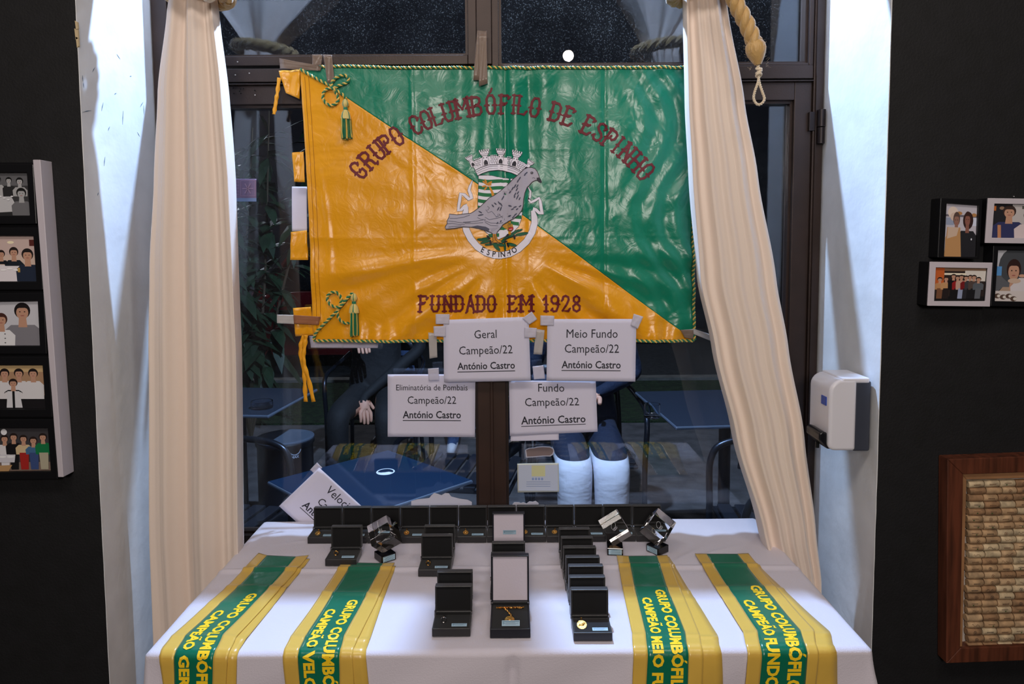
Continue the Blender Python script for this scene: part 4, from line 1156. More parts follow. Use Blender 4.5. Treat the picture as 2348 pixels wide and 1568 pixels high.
def make_box(w=.064, d=.049, h=.0145, L=.046, th=.0135, lean=4, mbody=None, lining=None, lid_label=False, stick=True, name='jewellery_box'):
    mb_ = mbody or M_BOX
    t = bpy.data.objects.new(name, None); COL.objects.link(t); rnd = random.Random(int(w*1e4))
    shell(w, d, h, .0026, .0022).ob('base', mb_, t, bevel=.0012)
    c = MB(); c.box((-w/2+.0028, .003, h-.0021), (w/2-.0028, d-.0035, h-.0012)); c.ob('cushion', M_VELVET, t)
    # lid: tray turned up on the hinge, opening toward the front
    a = radians(lean)
    M = Matrix.Translation((0, d-.0010, h+.0006)) @ Matrix.Rotation(-a, 4, 'X') @ Matrix.Translation((0, th, 0)) @ Matrix.Rotation(radians(90), 4, 'X')
    s_ = shell(w, L, th, .0026, .0045); s_.v = [M @ p for p in s_.v]; lid = s_.ob('lid', mb_, t, bevel=.0016)
    c = MB(); c.box((-w/2+.0030, .0030, th-.0044), (w/2-.0030, L-.0030, th-.0036), None, M); lid_l = c.ob('lid_lining', lining or M_VELVET, lid, bevel=.0006)
    c = MB(); c.tube([(-w/2+.003, d-.0035, h+.0008), (w/2-.003, d-.0035, h+.0008)], .0021, 8); c.ob('hinge_roll', M_VELVET, t, smooth='auto')
    for s in (-1, 1):
        c = MB(); c.box((s*w/2-.0012, d-.0035, h-.002), (s*w/2+.0006, d+.0005, h+.004)); c.ob('hinge_plate', M_HNG, t)
    if stick:
        ar = sticker(w*.40, .0075, rnd, True)
        ar.build('name_label', lambda x, y, off: Vector((w*.20+x, .0095+y*.8+.0, h-.0010+y*.25+.0012+off)), M_LBL, t, local=True)
    if lid_label:
        ar = sticker(.027, .0085, rnd, True)
        ar.build('lid_label', lambda x, y, off: M @ Vector((x+.002, L*.52+y, th-.0034+off)), M_LBL, lid, local=True)
    return t, M
def box_at(px, py, d, h, L, th, lean):
    """origin so that the rear top edge of the lid shows at (px,py)"""
    a = radians(lean)
    ly = d-.001+L*sin(a)+th*cos(a)-.001; lz = h+.0006+L*cos(a)-th*sin(a)
    p = atz(px, py, TZ+lz)
    return Vector((p.x, p.y-ly, TZ+.0012))
proto, _ = make_box()
row = [(738,1185),(809,1185),(877,1187),(946,1187),(1016,1186),(1085,1185),(1153,1183),(1222,1182),(1293,1180),(1362,1179),(1431,1177),(1499,1178)]
ords = ['first','second','third','fourth','fifth','sixth','seventh','eighth','ninth','tenth','eleventh','twelfth']
BOXES = []
pr = dict(d=.049, h=.0145, L=.046, th=.0135, lean=4)
first = True
def put(px, py, label, group, dx=0, rz=0, zo=0):
    global first
    loc = box_at(px, py, **pr)
    if zo:
        e_ = (zo)/(CH-loc.z-.06); loc = Vector((loc.x*(1-e_), loc.y*(1-e_)-.05*e_, loc.z+zo)); loc.x += dx
    if first: o = proto; o.location = loc; first = False
    else: o = copy_tree(proto, loc)
    o.rotation_euler[2] = rz; tag(o, label, 'jewellery box', group); BOXES.append(o); return o
G1 = 'open black jewellery boxes in the back row along the window'
for i, (px, py) in enumerate(row):
    lb = f'open black jewellery box, {ords[i]} from the left in the row against the window'
    if i == 0: lb = 'open black jewellery box at the left end of the row against the window'
    if i == 11: lb = 'open black jewellery box at the right end of the row against the window'
    put(px, py, lb, G1)
# keep the back row clear of itself and level
base_y = 1.445
for i, o in enumerate(BOXES): o.location.x = BOXES[0].location.x + i*.0655; o.location.y = 1.452 + .0007*sin(i*2.1)
BOXES[0].location.y = 1.452
G2_ = 'open black jewellery boxes in the short left column'
put(797, 1204, 'open black jewellery box standing alone in front of the left end of the window row', 'single black jewellery box in front')
put(1009, 1203, 'rear black jewellery box of the close pair left of the tall boxes', G2_)
put(1003, 1224, 'front black jewellery box of the close pair left of the tall boxes', G2_)
put(1044, 1306, 'rear black jewellery box of the pair nearest the viewer, left of the necklace box', G2_)
put(1041, 1338, 'front black jewellery box of the pair nearest the viewer, holding a silver ring', G2_)
G3 = 'open black jewellery boxes in the long right column'
dn = ['rearmost', 'second from the rear', 'third from the rear', 'middle', 'third from the front', 'second from the front', 'frontmost']
for nm, (px, py) in zip(dn, [(1316,1209),(1322,1229),(1328,1251),(1335,1273),(1342,1293),(1345,1318),(1350,1346)]):
    put(px, py, f'{nm} black jewellery box in the long column right of the tall boxes', G3)
# tall necklace boxes
M_t = dict(w=.067, d=.082, h=.0165, L=.083, th=.0145, lean=5)
tp, Mt = make_box(**M_t, mbody=M_NAVYBX, lining=M_SATW, stick=False, name='necklace_box')
l_ = atz(1170, 1465, TZ); tp.location = (l_.x, l_.y, TZ+.0012)
tag(tp, 'tall open necklace box with plain pale lining at the front of the centre column', 'necklace box', 'tall necklace boxes with pale lining')
ar = sticker(.030, .011, random.Random(2), True)
ar.build('name_label', lambda x, y, off: Vector((.001+x, .0105+y*.7, .0165+y*.5+.0032+off)), M_LBL, tp, local=True)
tr_, Mt2 = make_box(**M_t, mbody=M_NAVYBX, lining=M_SATW, stick=False, lid_label=True, name='necklace_box')
a = radians(5); lz = .0165+.0006+.083*cos(a)-.0145*sin(a); ly = .082-.001+.083*sin(a)+.0145*cos(a)
p = atz(1166, 1173, TZ+lz); tr_.location = (p.x, p.y-ly, TZ+.0012)
tag(tr_, 'rear tall necklace box with a small label on its pale lid lining', 'necklace box', 'tall necklace boxes with pale lining')
# the two small boxes standing in front of / on the tall rear one
put(1166, 1241, 'rear small black box standing in front of the labelled tall lid', 'small boxes standing in the rear necklace box', zo=.017)
put(1165, 1266, 'front small black box just behind the frontmost tall necklace box', 'small boxes standing in the rear necklace box', zo=.017)
for o in (BOXES[-2], BOXES[-1]): pass

# medals and rings lying in the boxes
def medal(loc, label, r=.0058, mt=None, ring=False, group=None, rz=0):
    t = bpy.data.objects.new('gold_medal' if not ring else 'ring', None); COL.objects.link(t); t.location = loc
    t.rotation_euler[2] = rz
    b = MB()
    mt = mt or M_GOLD
    T = Matrix.Rotation(radians(24), 4, 'X')
    if not ring:
        b.lathe([(.0001,-.0006),(r*.96,-.0006),(r,0),(r*.96,.0006),(r*.86,.0006),(r*.82,.0003),(.0001,.0003)], 28, None, T); b.ob('disc', mt, t, smooth='auto')
        b = MB(); b.ell((0, .0004, .0005), (r*.5, r*.28, .0009), 10, 6, None, T); b.ell((r*.42, r*.3, .0007), (r*.2, r*.18, .0008), 8, 5, None, T)
        b.add([(-r*.45,-.0002,.0012),(-r*.9*.85,-r*.25,.0008),(-r*.4,-r*.2,.0010)], [(0,1,2)], None, T); b.ob('bird_relief', mt, t, smooth='auto')
        b = MB(); c0 = Vector((0, r+.0022, .0008)); b.tube([T @ (c0+Vector((.0004, .0024*cos(a_), .0022*sin(a_)))) for a_ in [2*pi*i/16 for i in range(16)]], .0006, 6, closed=True)
        b.tube([T @ (c0+Vector((.0015*cos(a_), .0012, .0015*sin(a_)))) for a_ in [2*pi*i/12 for i in range(12)]], .0005, 6, closed=True)
        b.ob('bail', mt, t, smooth='auto')
    else:
        b.tube([(.0042*cos(a_), .0016+.0004*sin(a_), .0042*sin(a_)+.0030) for a_ in [2*pi*i/20 for i in range(20)]], .0008, 7, closed=True); b.ob('band', mt, t, smooth='auto')
        b = MB(); b.ell((0, .0012, .0076), (.0026, .0022, .0016), 10, 6); b.ob('signet_face', mt, t, smooth='auto')
    return tag(t, label, 'medal' if not ring else 'ring', group)
zc = .0145
for i, o in enumerate(BOXES[:12]):
    if i in (0, 2, 3, 4, 5, 7, 8, 9, 11) :
        lb = f'round gold medal with a bail in the {ords[i]} box of the window row'
        medal(o.location+Vector((-.014, .018, zc+.0012)), lb, r=.0062, group='gold medals in the window row', rz=.2*sin(i*3))
def in_box(i, ring, label, mt=None, dx=-.014): medal(BOXES[i].location+Vector((dx, .018, zc+.0008)), label, ring=ring, mt=mt, group='rings and medals in the front boxes')
in_box(12, True, 'small gold ring in the lone box before the left end of the window row')
in_box(14, True, 'small gold ring in the front box of the close pair')
in_box(16, True, 'silver ring in the nearest box left of the necklace', mt=M_SILV)
medal(BOXES[23].location+Vector((-.0165, .020, zc+.002)), 'large round gold medal in the frontmost box of the right column', r=.0085, group='rings and medals in the front boxes')
# gold chain necklace
nk = thing('gold_necklace', tp.location+Vector((0, .047, .0165)), 'gold chain necklace with a round medal on black velvet in the tall box', 'necklace')
b = MB(); rr = random.Random(8)
pth = [Vector((.024-.048*i/60+.0, .018+.0012*sin(i*1.7), .0006+.0006*sin(i*2.3))) for i in range(61)]
for st in strands(pth, .0007, .0008, .004, 3, 7): b.tube(st, .0007, 5)
b.tube([(p_.x*.55, p_.y-.0014+.0012*sin(k*2.1), p_.z+.0008) for k, p_ in enumerate(pth)], .0009, 5)
b.ob('bar_chain', M_GOLD, nk, smooth='auto')
b = MB(); pth = bez([(-.011,.017,.001),(-.006,.009,.001),(-.002,.001,.001),(.002,-.008,.001),(.0005,-.014,.0015)], 8)
for st in strands(pth, .0008, .0008, .004, 2, 7): b.tube(st, .0008, 5)
b.ob('drop_chain', M_GOLD, nk, smooth='auto')
b = MB(); T = Matrix.Translation((-.001, -.0235, .0020)) @ Matrix.Rotation(radians(14), 4, 'X')
b.lathe([(.0001,-.0006),(.0082,-.0006),(.0087,0),(.0082,.0006),(.0074,.0006),(.0070,.0003),(.0001,.0003)], 32, None, T)
b.ell((0,0,.0006), (.0036,.0022,.0009), 10, 6, None, T); b.ob('medal', M_GOLD, nk, smooth='auto')

# ------------------------------------------------------------------ glass cube trophies
M_CRY = mat('clear_crystal', (255, 255, 255), rough=0, trans=1, ior=1.5)
M_ENG = mat('laser_engraving', (226, 226, 232), rough=.9)
M_BASE = mat('black_glass_base', (12, 12, 14), rough=.08, spec=.6)
def trophy(px, pyb, rzb, rzc, label, faces='left', eng='bird', s=.047):
    """black block base with its lowest corner at (px,pyb); cube balanced on its corner"""
    p = atz(px, pyb, TZ); t = thing('crystal_trophy', (p.x, p.y+.020, TZ+.0014), label, 'trophy', 'crystal cube trophies on black bases')
    h = .0155; w_ = .0165
    b = MB(); R_ = Matrix.Rotation(rzb, 4, 'Z'); b.box((-w_,-w_,0), (w_,w_,h), None, R_); bo = b.ob('base', M_BASE, t, bevel=.0008)
    ar = Art(); ww = .027; hh = .011
    ar.rect(-ww/2,-hh/2,ww/2,hh/2,(176,206,222),layer=1)
    for k in range(5): ar.rect(-ww/2+.002+(k % 2)*.003, hh*.34-k*.0021, ww/2-.002, hh*.34-k*.0021+.0007, (70,100,120), layer=2)
    sgn = -1 if faces == 'left' else 1
    face = {'left': (lambda x, y, off: R_ @ Vector((x, -w_-.0003-off, h/2+y))), 'side': (lambda x, y, off: R_ @ Vector((-w_-.0003-off, -x, h/2+y)))}[faces]
    ar.build('name_plate', face, M_LBL, bo, local=True)
    # cube on its corner, body diagonal upright
    d = s*3**.5; q = Vector((1,1,1)).rotation_difference(Vector((0,0,1))).to_matrix().to_4x4()
    M = Matrix.Translation((0,0,h+d/2-.0035)) @ Matrix.Rotation(rzc, 4, 'Z') @ Matrix.Rotation(radians(6), 4, 'Y') @ q
    b = MB(); b.box((-s/2,)*3, (s/2,)*3, None, M); b.ob('cube', M_CRY, t, bevel=.0006, seg=1)
    b = MB(); T = Matrix.Translation((0,0,h+d/2-.0035)) @ Matrix.Rotation(.3, 4, 'Z')
    def sh(c, r): 
        k = 22; rr = random.Random(int(c[0]*1e5)+int(r[0]*1e5))
        b.ell(c, r, 8, 5, None, T)
    if eng == 'bird':
        for i in range(30):
            tt = i/29; c = Vector((-.010+.018*tt, 0, -.004+.006*tt+.004*sin(tt*3))); 
            b.ell(c, (.0004+.0022*sin(pi*tt)**1.5*.35,)*3, 6, 4, None, T)
        for k in range(3): b.tube([(-.002+.002*k, 0, .001), (-.006+.002*k, 0, .007), (-.009+.003*k, 0, .011)], .00045, 5, None, T)
    else:
        b.tube([(.005*cos(a_)-.002, 0, .008*sin(a_)+.002) for a_ in [2*pi*i/24 for i in range(24)]], .0004, 5, None, T, closed=True)
        for k in range(4): b.tube([(.001+.0035*cos(a_)+.001*k, 0, -.007+.0028*sin(a_)+.001*k) for a_ in [2*pi*i/14 for i in range(14)]], .0003, 5, None, T, closed=True)
    b.ob('engraving', M_ENG, t, smooth='auto')
    return t
trophy(879, 1293, radians(38), radians(14), 'crystal cube with engraved bird on a labelled black base, left of the boxes', 'left', 'bird')
trophy(1413, 1277, radians(-6), radians(20), 'crystal cube trophy on a black base, behind the third sash', 'left', 'loop')
trophy(1512, 1275, radians(38), radians(62), 'crystal cube trophy at the right end of the box row', 'side', 'loop')

# ------------------------------------------------------------------ champion sashes
M_SY = satin('sash_gold_satin', (212, 172, 74), rough=.30, b1=.18)
M_SG = satin('sash_green_satin', (0, 104, 76), rough=.26, b1=.22)
M_ST = mat('sash_yellow_print', (250, 206, 32), rough=.45)
def tab(rows):
    return rows
SD = [ # rows: py of columns: outer left, green left, green right, right, under right ; (px,py) each, at back / crease / edge / lower
 dict(label='leftmost green and gold sash reading Campeão Geral', l2='CAMPEÃO GERAL - 2022', t1=1363, t2=1402,
  rows=[[(593,1272),(612,1278),(679,1281),(708,1278),(711,1284)],[(520,1350),(546,1350),(619,1350),(645,1352),(657,1352)],[(399,1458),(430,1457),(514,1457),(545,1462),(569,1462)],[(377,1485),(413,1484),(502,1484),(534,1485),(553,1485)],[(370,1568),(398,1568),(486,1568),(518,1568),(540,1568)]]),
 dict(label='second sash from the left reading Campeão Velocidade', l2='CAMPEÃO VELOCIDADE - 2022', t1=1377, t2=1399,
  rows=[[(784,1293),(807,1294),(878,1295),(905,1294),(908,1299)],[(739,1363),(763,1365),(841,1366),(869,1372),(880,1374)],[(670,1460),(703,1460),(790,1460),(824,1463),(850,1463)],[(656,1485),(690,1485),(783,1486),(812,1487),(840,1489)],[(651,1568),(684,1568),(777,1568),(810,1568),(842,1568)]]),
 dict(label='third sash from the left reading Campeão Meio Fundo', l2='CAMPEÃO MEIO FUNDO - 2022', t1=1354, t2=1372,
  rows=[[(1414,1277),(1441,1278),(1506,1277),(1530,1276),(1534,1278)],[(1427,1351),(1455,1351),(1530,1352),(1561,1354),(1583,1359)],[(1449,1455),(1480,1453),(1571,1453),(1604,1457),(1646,1459)],[(1450,1483),(1483,1483),(1575,1483),(1610,1486),(1652,1488)],[(1451,1568),(1483,1568),(1578,1568),(1611,1568),(1659,1568)]]),
 dict(label='rightmost green and gold sash reading Campeão Fundo', l2='CAMPEÃO FUNDO - 2022', t1=1345, t2=1377,
  rows=[[(1593,1273),(1620,1274),(1691,1274),(1716,1273),(1718,1276)],[(1640,1352),(1670,1352),(1752,1350),(1780,1352),(1797,1354)],[(1703,1452),(1736,1450),(1834,1448),(1866,1448),(1903,1451)],[(1710,1483),(1742,1482),(1846,1482),(1873,1484),(1914,1485)],[(1712,1568),(1745,1568),(1850,1568),(1875,1568),(1924,1568)]]),
]
FRONTY = TY0-.008
def srf(p, back):
    """a point of the sash seen at pixel p, on the table top or on the drape front"""
    q = atz(p[0], p[1], TZ)
    return q
for si, S in enumerate(SD):
    cols = []
    for c in range(5):
        r = S['rows']
        pts = []
        for k in range(4):
            q = atz(r[k][c][0], r[k][c][1], TZ); pts.append(Vector((q.x, max(q.y, TY0+.001) if k < 3 else TY0+.0005, TZ)))
        lo = aty(r[4][c][0], r[4][c][1], FRONTY-.012); pts.append(Vector((lo.x, FRONTY-.012, lo.z)))
        d = (pts[4]-pts[3]); pts.append(Vector((pts[4].x+(pts[4].x-pts[3].x)*1.4, FRONTY-.022, .46)))
        cols.append(pts)
    # common arc-length-like parameter
    def colpt(c, t, off=0, cols=cols, si=si):
        """t in 0..1 back to hem, follows the cloth"""
        P_ = cols[c]
        # on top: t 0..TT ; nose ; drop
        TT = .62
        if t <= TT:
            s = t/TT; ks = [0, .42, .87, 1.0]
            for a_, b_ in zip(range(3), range(1, 4)):
                if s <= ks[b_]+1e-9: 
                    f_ = (s-ks[a_])/(ks[b_]-ks[a_]); q = P_[a_].lerp(P_[b_], f_); break
            z = TZ+.0020+max(0, cloth_h(q.x, q.y))
            # the folded band does not lie quite flat
            z += .0012*(1+sin(s*14+c*.5+si*2))*.5 + .0022*exp(-((s-.42)/.02)**2)+.0014*exp(-((s-.9)/.02)**2)
            return Vector((q.x, q.y, z+off))
        d_ = (t-TT)/(1-TT)*.30+.0005
        a3, b3 = P_[3], P_[4]
        x = a3.x+(b3.x-a3.x)*min(d_/(TZ-b3.z), 2.2)
        q = cloth(x, TY0-d_); th = min(1, d_/.016)*pi/2
        o_ = .0026+off+.0006*(1+sin(d_*70+c+si))
        return q+Vector((0, -sin(th), cos(th)))*o_
    t = thing('champion_sash', cols[2][2]*0.5+cols[1][2]*.5, S['label'], 'sash', 'green and gold satin champion sashes laid over the table')
    def strip(c0, c1, m, nm, off=0, k0=0, nb=6, t1_=1.0):
        b = MB(); NV = 120
        b.grid(lambda u, v: colpt(c0, v*t1_, off).lerp(colpt(c1, v*t1_, off), u), nb, NV)
        return b.ob(nm, m, t, smooth=True, solid=.0006, world=True, recalc=False)
    strip(0, 1, M_SY, 'gold_border', .0012); strip(1, 2, M_SG, 'green_band', .0010, nb=14); strip(2, 3, M_SY, 'gold_border', .0012)
    # under layer, folded back beneath and showing at the right
    b = MB(); b.grid(lambda u, v: colpt(1, v, -.0009).lerp(colpt(4, v, -.0009), u), 10, 120)
    b.ob('folded_under_layer', M_SY, t, smooth=True, solid=.0005, world=True, recalc=False)
    # text running from the back to the hem
    TT = .62
    def t_of(py):
        lo_, hi_ = 0.0, 1.0
        for _ in range(40):
            mid = (lo_+hi_)/2; q = colpt(1, mid).lerp(colpt(2, mid), .5); v_ = q-CP
            pyy = PCY - F*v_.dot(UP)/v_.dot(FW)
            if pyy < py: lo_ = mid
            else: hi_ = mid
        return lo_
    NS = 400; LL = [0]; prev = colpt(1, 0).lerp(colpt(2, 0), .5)
    for k in range(1, NS+1):
        q = colpt(1, k/NS).lerp(colpt(2, k/NS), .5); LL.append(LL[-1]+(q-prev).length); prev = q
    import bisect as _bs
    def t_at(L_):
        k = max(1, min(NS, _bs.bisect(LL, L_))); f_ = (L_-LL[k-1])/max(1e-9, LL[k]-LL[k-1]); return (k-1+f_)/NS
    def L_of(tt): k = int(tt*NS); return LL[k]
    for text, py0, s0, s1, ls in (('GRUPO COLUMBÓFILO DE ESPINHO', S['t1'], .60, .87, .0146), (S['l2'], S['t2'], .14, .39, .0140)):
        vs, fs = bold_text(text, .045)
        Hc = .70
        Ls_ = L_of(t_of(py0)); nch = len(text); wt = max(v[0] for v in vs); sc_ = nch*ls/wt
        lay = Art(); lay.raw([(v[0]*sc_, v[1]) for v in vs], fs, (250, 206, 32), layer=1)
        def mp(x, y, off, s0=s0, s1=s1, Ls_=Ls_):
            tt = min(.995, t_at(Ls_+x)); f_ = s0+(s1-s0)*(y/Hc)
            pa, pb = colpt(1, tt, .0018+off-.0003), colpt(2, tt, .0018+off-.0003)
            return pa.lerp(pb, f_)
        lay.build('printed_lettering', mp, M_ST, t, cut=.006, base=.0002)
    S['root'] = t
# ------------------------------------------------------------------ soap dispenser on the right reveal
M_PLW = mat('white_plastic', (222, 220, 228), rough=.28)
M_PLG = mat('dark_grey_plastic', (58, 62, 74), rough=.4)
M_PLK = mat('black_plastic', (20, 20, 24), rough=.3)
def dz(px, py): return aty(px, py, 1.37)
zt_, zb_ = aty(1945, 862, 1.37).z, aty(1945, 1028, 1.37).z
sd = thing('soap_dispenser', (XR-.005, 1.38, (zt_+zb_)/2), 'white wall soap dispenser with grey back on the right reveal', 'soap dispenser')
Hh = (zt_-zb_)/2
y0, y1 = 1.345, 1.435
def dprof(b, x0, x1, ya, yb, z0, z1, rt, rb):
    """side outline (x,z) with rounded front corners, extruded along y"""
    pts = [(x1, z0), (x1, z1)]
    for k in range(7):
        a_ = pi/2+k*pi/12; pts.append((x0+rt+rt*cos(a_), z1-rt+rt*sin(a_)-0))
    for k in range(7):
        a_ = pi+k*pi/12; pts.append((x0+rb+rb*cos(a_), z0+rb+rb*sin(a_)))
    b.prism(pts, ya, yb)
xw = XR-.005
b = MB(); dprof(b, xw-.033, xw, y0+.001, y1-.001, zb_+.001, zt_-.006, .004, .004); b.ob('back_housing', M_PLG, sd, bevel=.004, seg=3, world=True, smooth='auto')
b = MB(); dprof(b, xw-.084, xw-.030, y0-.002, y1+.002, zb_+.003, zt_-.002, .026, .014); b.ob('cover', M_PLW, sd, bevel=.006, seg=4, world=True, smooth='auto')
b = MB(); b.box((xw-.060, y0-.001, zt_-.010), (xw-.004, y1+.001, zt_+.001)); b.ob('top_cap', M_PLW, sd, bevel=.004, seg=3, world=True)
b = MB(); b.box((xw-.0855, y0+.012, zt_-.058), (xw-.083, y0+.034, zt_-.040)); b.ob('level_window', mat('blue_window', (30, 70, 170), rough=.15), sd, bevel=.0006, world=True)
b = MB(); b.prism([(xw-.040, zb_+.002), (xw-.082, zb_+.004), (xw-.099, zb_+.022), (xw-.099, zb_+.036), (xw-.092, zb_+.040), (xw-.080, zb_+.036), (xw-.040, zb_+.020)], y0+.008, y1-.020)
b.ob('push_lever', M_PLK, sd, bevel=.003, seg=3, world=True, smooth='auto')
b = MB(); b.tube([(xw-.088, 1.385, zb_+.010), (xw-.088, 1.385, zb_-.002)], .004, 12); b.ob('nozzle', M_PLK, sd, world=True, smooth='auto')
b = MB(); b.tube([(xw-.0855, y0+.03, zb_+.030), (xw-.0875, y0+.03, zb_+.030)], .0016, 10); b.ob('lock', M_PLK, sd, world=True)

# ------------------------------------------------------------------ pictures on the black walls
def photo_art(kind):
    """flat printed pictures; unit frame x right 0..1, y down 0..1"""
    a = Art(); R_ = a.rect; E_ = a.ell
    def person(x, y, s, shirt, skin=(196,150,126), hair=(40,28,26), hat=None, w=1.0, low=1.02):
        a.poly([(x-.16*s*w, low), (x-.17*s*w, y+.26*s), (x-.10*s*w, y+.17*s), (x+.10*s*w, y+.17*s), (x+.17*s*w, y+.26*s), (x+.16*s*w, low)], shirt)
        a.poly([(x-.035*s, y+.05*s), (x+.035*s, y+.05*s), (x+.045*s, y+.2*s), (x-.045*s, y+.2*s)], skin)
        E_((x, y-.015*s), (.082*s, .105*s), hair); E_((x, y+.012*s), (.062*s, .088*s), skin)
        a.poly([(x-.07*s, y-.03*s), (x-.04*s, y-.09*s), (x+.04*s, y-.09*s), (x+.07*s, y-.03*s), (x+.03*s, y-.05*s), (x-.03*s, y-.05*s)], hair)
        for q in (-.024, .024): E_((x+q*s, y), (.009*s, .007*s), (50,36,34), n=8)
        E_((x, y+.05*s), (.022*s, .006*s), (160,90,86), n=8)
        if hat: a.poly([(x-.07*s, y-.07*s), (x-.085*s, y-.2*s), (x, y-.24*s), (x+.085*s, y-.2*s), (x+.07*s, y-.07*s)], hat)
    if kind == 'monochrome':
        R_(0,0,1,1,(58,58,60)); R_(0,0,1,.3,(100,100,104)); R_(.0,.78,1,1,(40,40,42))
        a.poly([(.02,.5),(.6,.42),(.78,.9),(.1,.95)], (196,196,200))
        for (x, y, s, c) in ((.2,.2,.8,(60,60,62)),(.42,.16,.7,(180,180,182)),(.62,.18,.7,(40,40,42)),(.82,.2,.8,(170,170,172))): person(x, y, s, c, (170,170,172), (20,20,22), low=.55)
        person(.14,.46,1.0,(150,150,154),(160,160,162),(30,30,30)); person(.84,.48,1.1,(110,110,114),(168,168,170),(20,20,20))
        for q in range(7): E_((.25+.07*q,.55+.04*(q%3)), (.025,.015), (236,236,240))
    elif kind == 'dinner':
        R_(0,0,1,1,(214,190,176)); R_(0,0,1,.42,(206,182,176)); E_((.55,.14),(.06,.03),(250,236,200)); R_(.88,.08,1,.22,(90,40,36))
        a.poly([(0,.62),(.8,.66),(1,1),(0,1)], (232,226,232)); person(.6,.36,1.0,(26,34,44),low=.66); person(.38,.4,.8,(20,24,34),low=.62); person(.84,.42,1.25,(34,44,64),hair=(30,24,24))
        for q in range(6): E_((.08+.11*q,.72+.03*(q%2)), (.05,.02), (250,248,250)); 
        a.poly([(.30,.56),(.34,.56),(.35,.76),(.29,.76)], (30,40,26)); R_(.10,.60,.13,.72,(150,110,60)); R_(.66,.70,.70,.8,(196,160,90))
    elif kind == 'trio':
        R_(0,0,1,1,(206,206,214)); person(.04,.16,1.5,(30,28,34)); person(.68,.24,1.75,(132,130,138),hair=(26,20,22),w=1.2); person(.30,.42,1.35,(232,232,236),hair=(70,40,34),w=1.05)
        for q in range(3): E_((.24,.72+q*.1),(.014,.012),(60,60,66),n=8); E_((.36,.74+q*.1),(.014,.012),(60,60,66),n=8)
    elif kind == 'team':
        R_(0,0,1,1,(176,140,110)); R_(0,0,1,.16,(206,176,130)); R_(0,.7,1,1,(24,22,26))
        for x in (.06,.32,.56,.8): person(x,.2,1.0,(224,222,226),hair=(30,22,22),low=.78)
        person(.46,.42,.9,(30,30,36),low=.62); a.poly([(.36,.6),(.56,.6),(.6,.98),(.34,.98)], (220,220,226)); R_(.44,.6,.48,.98,(20,20,24))
    elif kind == 'group':
        R_(0,0,1,1,(64,62,66)); R_(0,.8,1,1,(130,110,100))
        for (x, y, c, l) in ((.06,.24,(24,22,26),(24,22,26)),(.25,.26,(226,224,228),(226,224,228)),(.40,.22,(22,20,24),(22,20,24)),(.56,.26,(214,190,150),(170,40,36)),(.72,.30,(70,110,150),(60,80,130)),(.88,.22,(20,120,70),(180,172,150))):
            person(x, y, .8, c, low=.62); a.poly([(x-.075,.58),(x+.075,.58),(x+.06,.97),(x-.06,.97)], l)
        E_((.25,.10),(.05,.07),(236,236,240)); a.poly([(0,.62),(.42,.62),(.40,.8),(0,.8)], (214,212,220)); a.poly([(0,.88),(.36,.86),(.3,1),(0,1)], (190,150,104))
        for q in range(3): E_((.08+.13*q,.67),(.06,.025),(240,240,244))
    elif kind == 'cook_pair':
        R_(0,0,1,1,(196,192,204)); R_(0,.2,1,.24,(110,104,116)); E_((.45,.17),(.1,.035),(180,130,80)); E_((.92,.19),(.08,.035),(180,130,80)); R_(.05,.26,.3,.40,(150,160,186)); R_(.84,.24,1,.4,(214,220,240))
        E_((.26,.16),(.16,.11),(226,208,196)); E_((.3,.24),(.12,.08),(214,190,176))
        person(.38,.30,1.3,(196,156,116),skin=(150,110,96),hair=(90,70,64),w=1.5); E_((.74,.30),(.16,.17),(52,30,30)); person(.72,.28,1.3,(36,36,42),skin=(140,92,80),hair=(60,34,30),w=1.45)
        a.poly([(.1,.44),(.5,.44),(.56,1),(.03,1)], (190,144,96)); a.poly([(.12,.44),(.46,.44),(.4,.6),(.1,.66)], (206,180,160)); E_((.86,.66),(.02,.02),(230,236,250))
    elif kind == 'blue_shirt':
        R_(0,0,1,1,(36,36,42)); R_(.42,0,1,1,(196,190,190)); R_(.02,.06,.08,.2,(196,110,50)); E_((.2,.12),(.05,.05),(150,120,100)); R_(.62,.05,.9,.14,(90,90,84))
        person(.36,.24,1.7,(52,56,98),hair=(60,44,40),w=1.25); a.poly([(.13,.62),(.2,.62),(.22,1),(.15,1)], (196,136,100)); person(.78,.34,1.5,(220,204,206),hair=(70,50,44),w=1.2)
    elif kind == 'crowd':
        R_(0,0,1,1,(44,34,32)); R_(0,0,.2,.5,(196,96,44)); R_(.2,0,1,.1,(150,120,96)); R_(.6,.08,1,.4,(220,214,206)); R_(.2,.16,.62,.22,(236,226,204)); R_(0,.86,1,1,(20,18,20))
        for (x, y, c, l) in ((.12,.36,(190,140,96),(120,80,56)),(.24,.34,(196,150,104),(36,26,26)),(.38,.26,(18,16,20),(18,16,20)),(.46,.3,(150,30,34),(18,16,20)),(.53,.28,(196,160,144),(150,160,190)),(.62,.3,(120,24,28),(40,40,46)),(.70,.28,(60,60,66),(24,24,28)),(.77,.28,(84,70,66),(24,24,28)),(.86,.34,(90,96,104),(96,100,108))):
            person(x, y, .62, c, low=.66); a.poly([(x-.05,.62),(x+.06,.62),(x+.05,.93),(x-.06,.93)], l)
    elif kind == 'couple':
        R_(0,0,1,1,(96,98,104)); R_(0,0,.22,.5,(190,192,200)); E_((.45,.3),(.38,.36),(70,74,80)); R_(.0,.32,.14,.5,(90,150,210))
        person(.40,.40,1.9,(176,150,130),hair=(50,32,30),w=1.15,low=.84); person(.78,.20,2.0,(216,210,214),hair=(36,28,28),w=1.3,low=.9)
        R_(0,.80,1,1,(214,206,204)); E_((.42,.60),(.14,.05),(206,180,160)); E_((.58,.50),(.07,.03),(206,160,136))
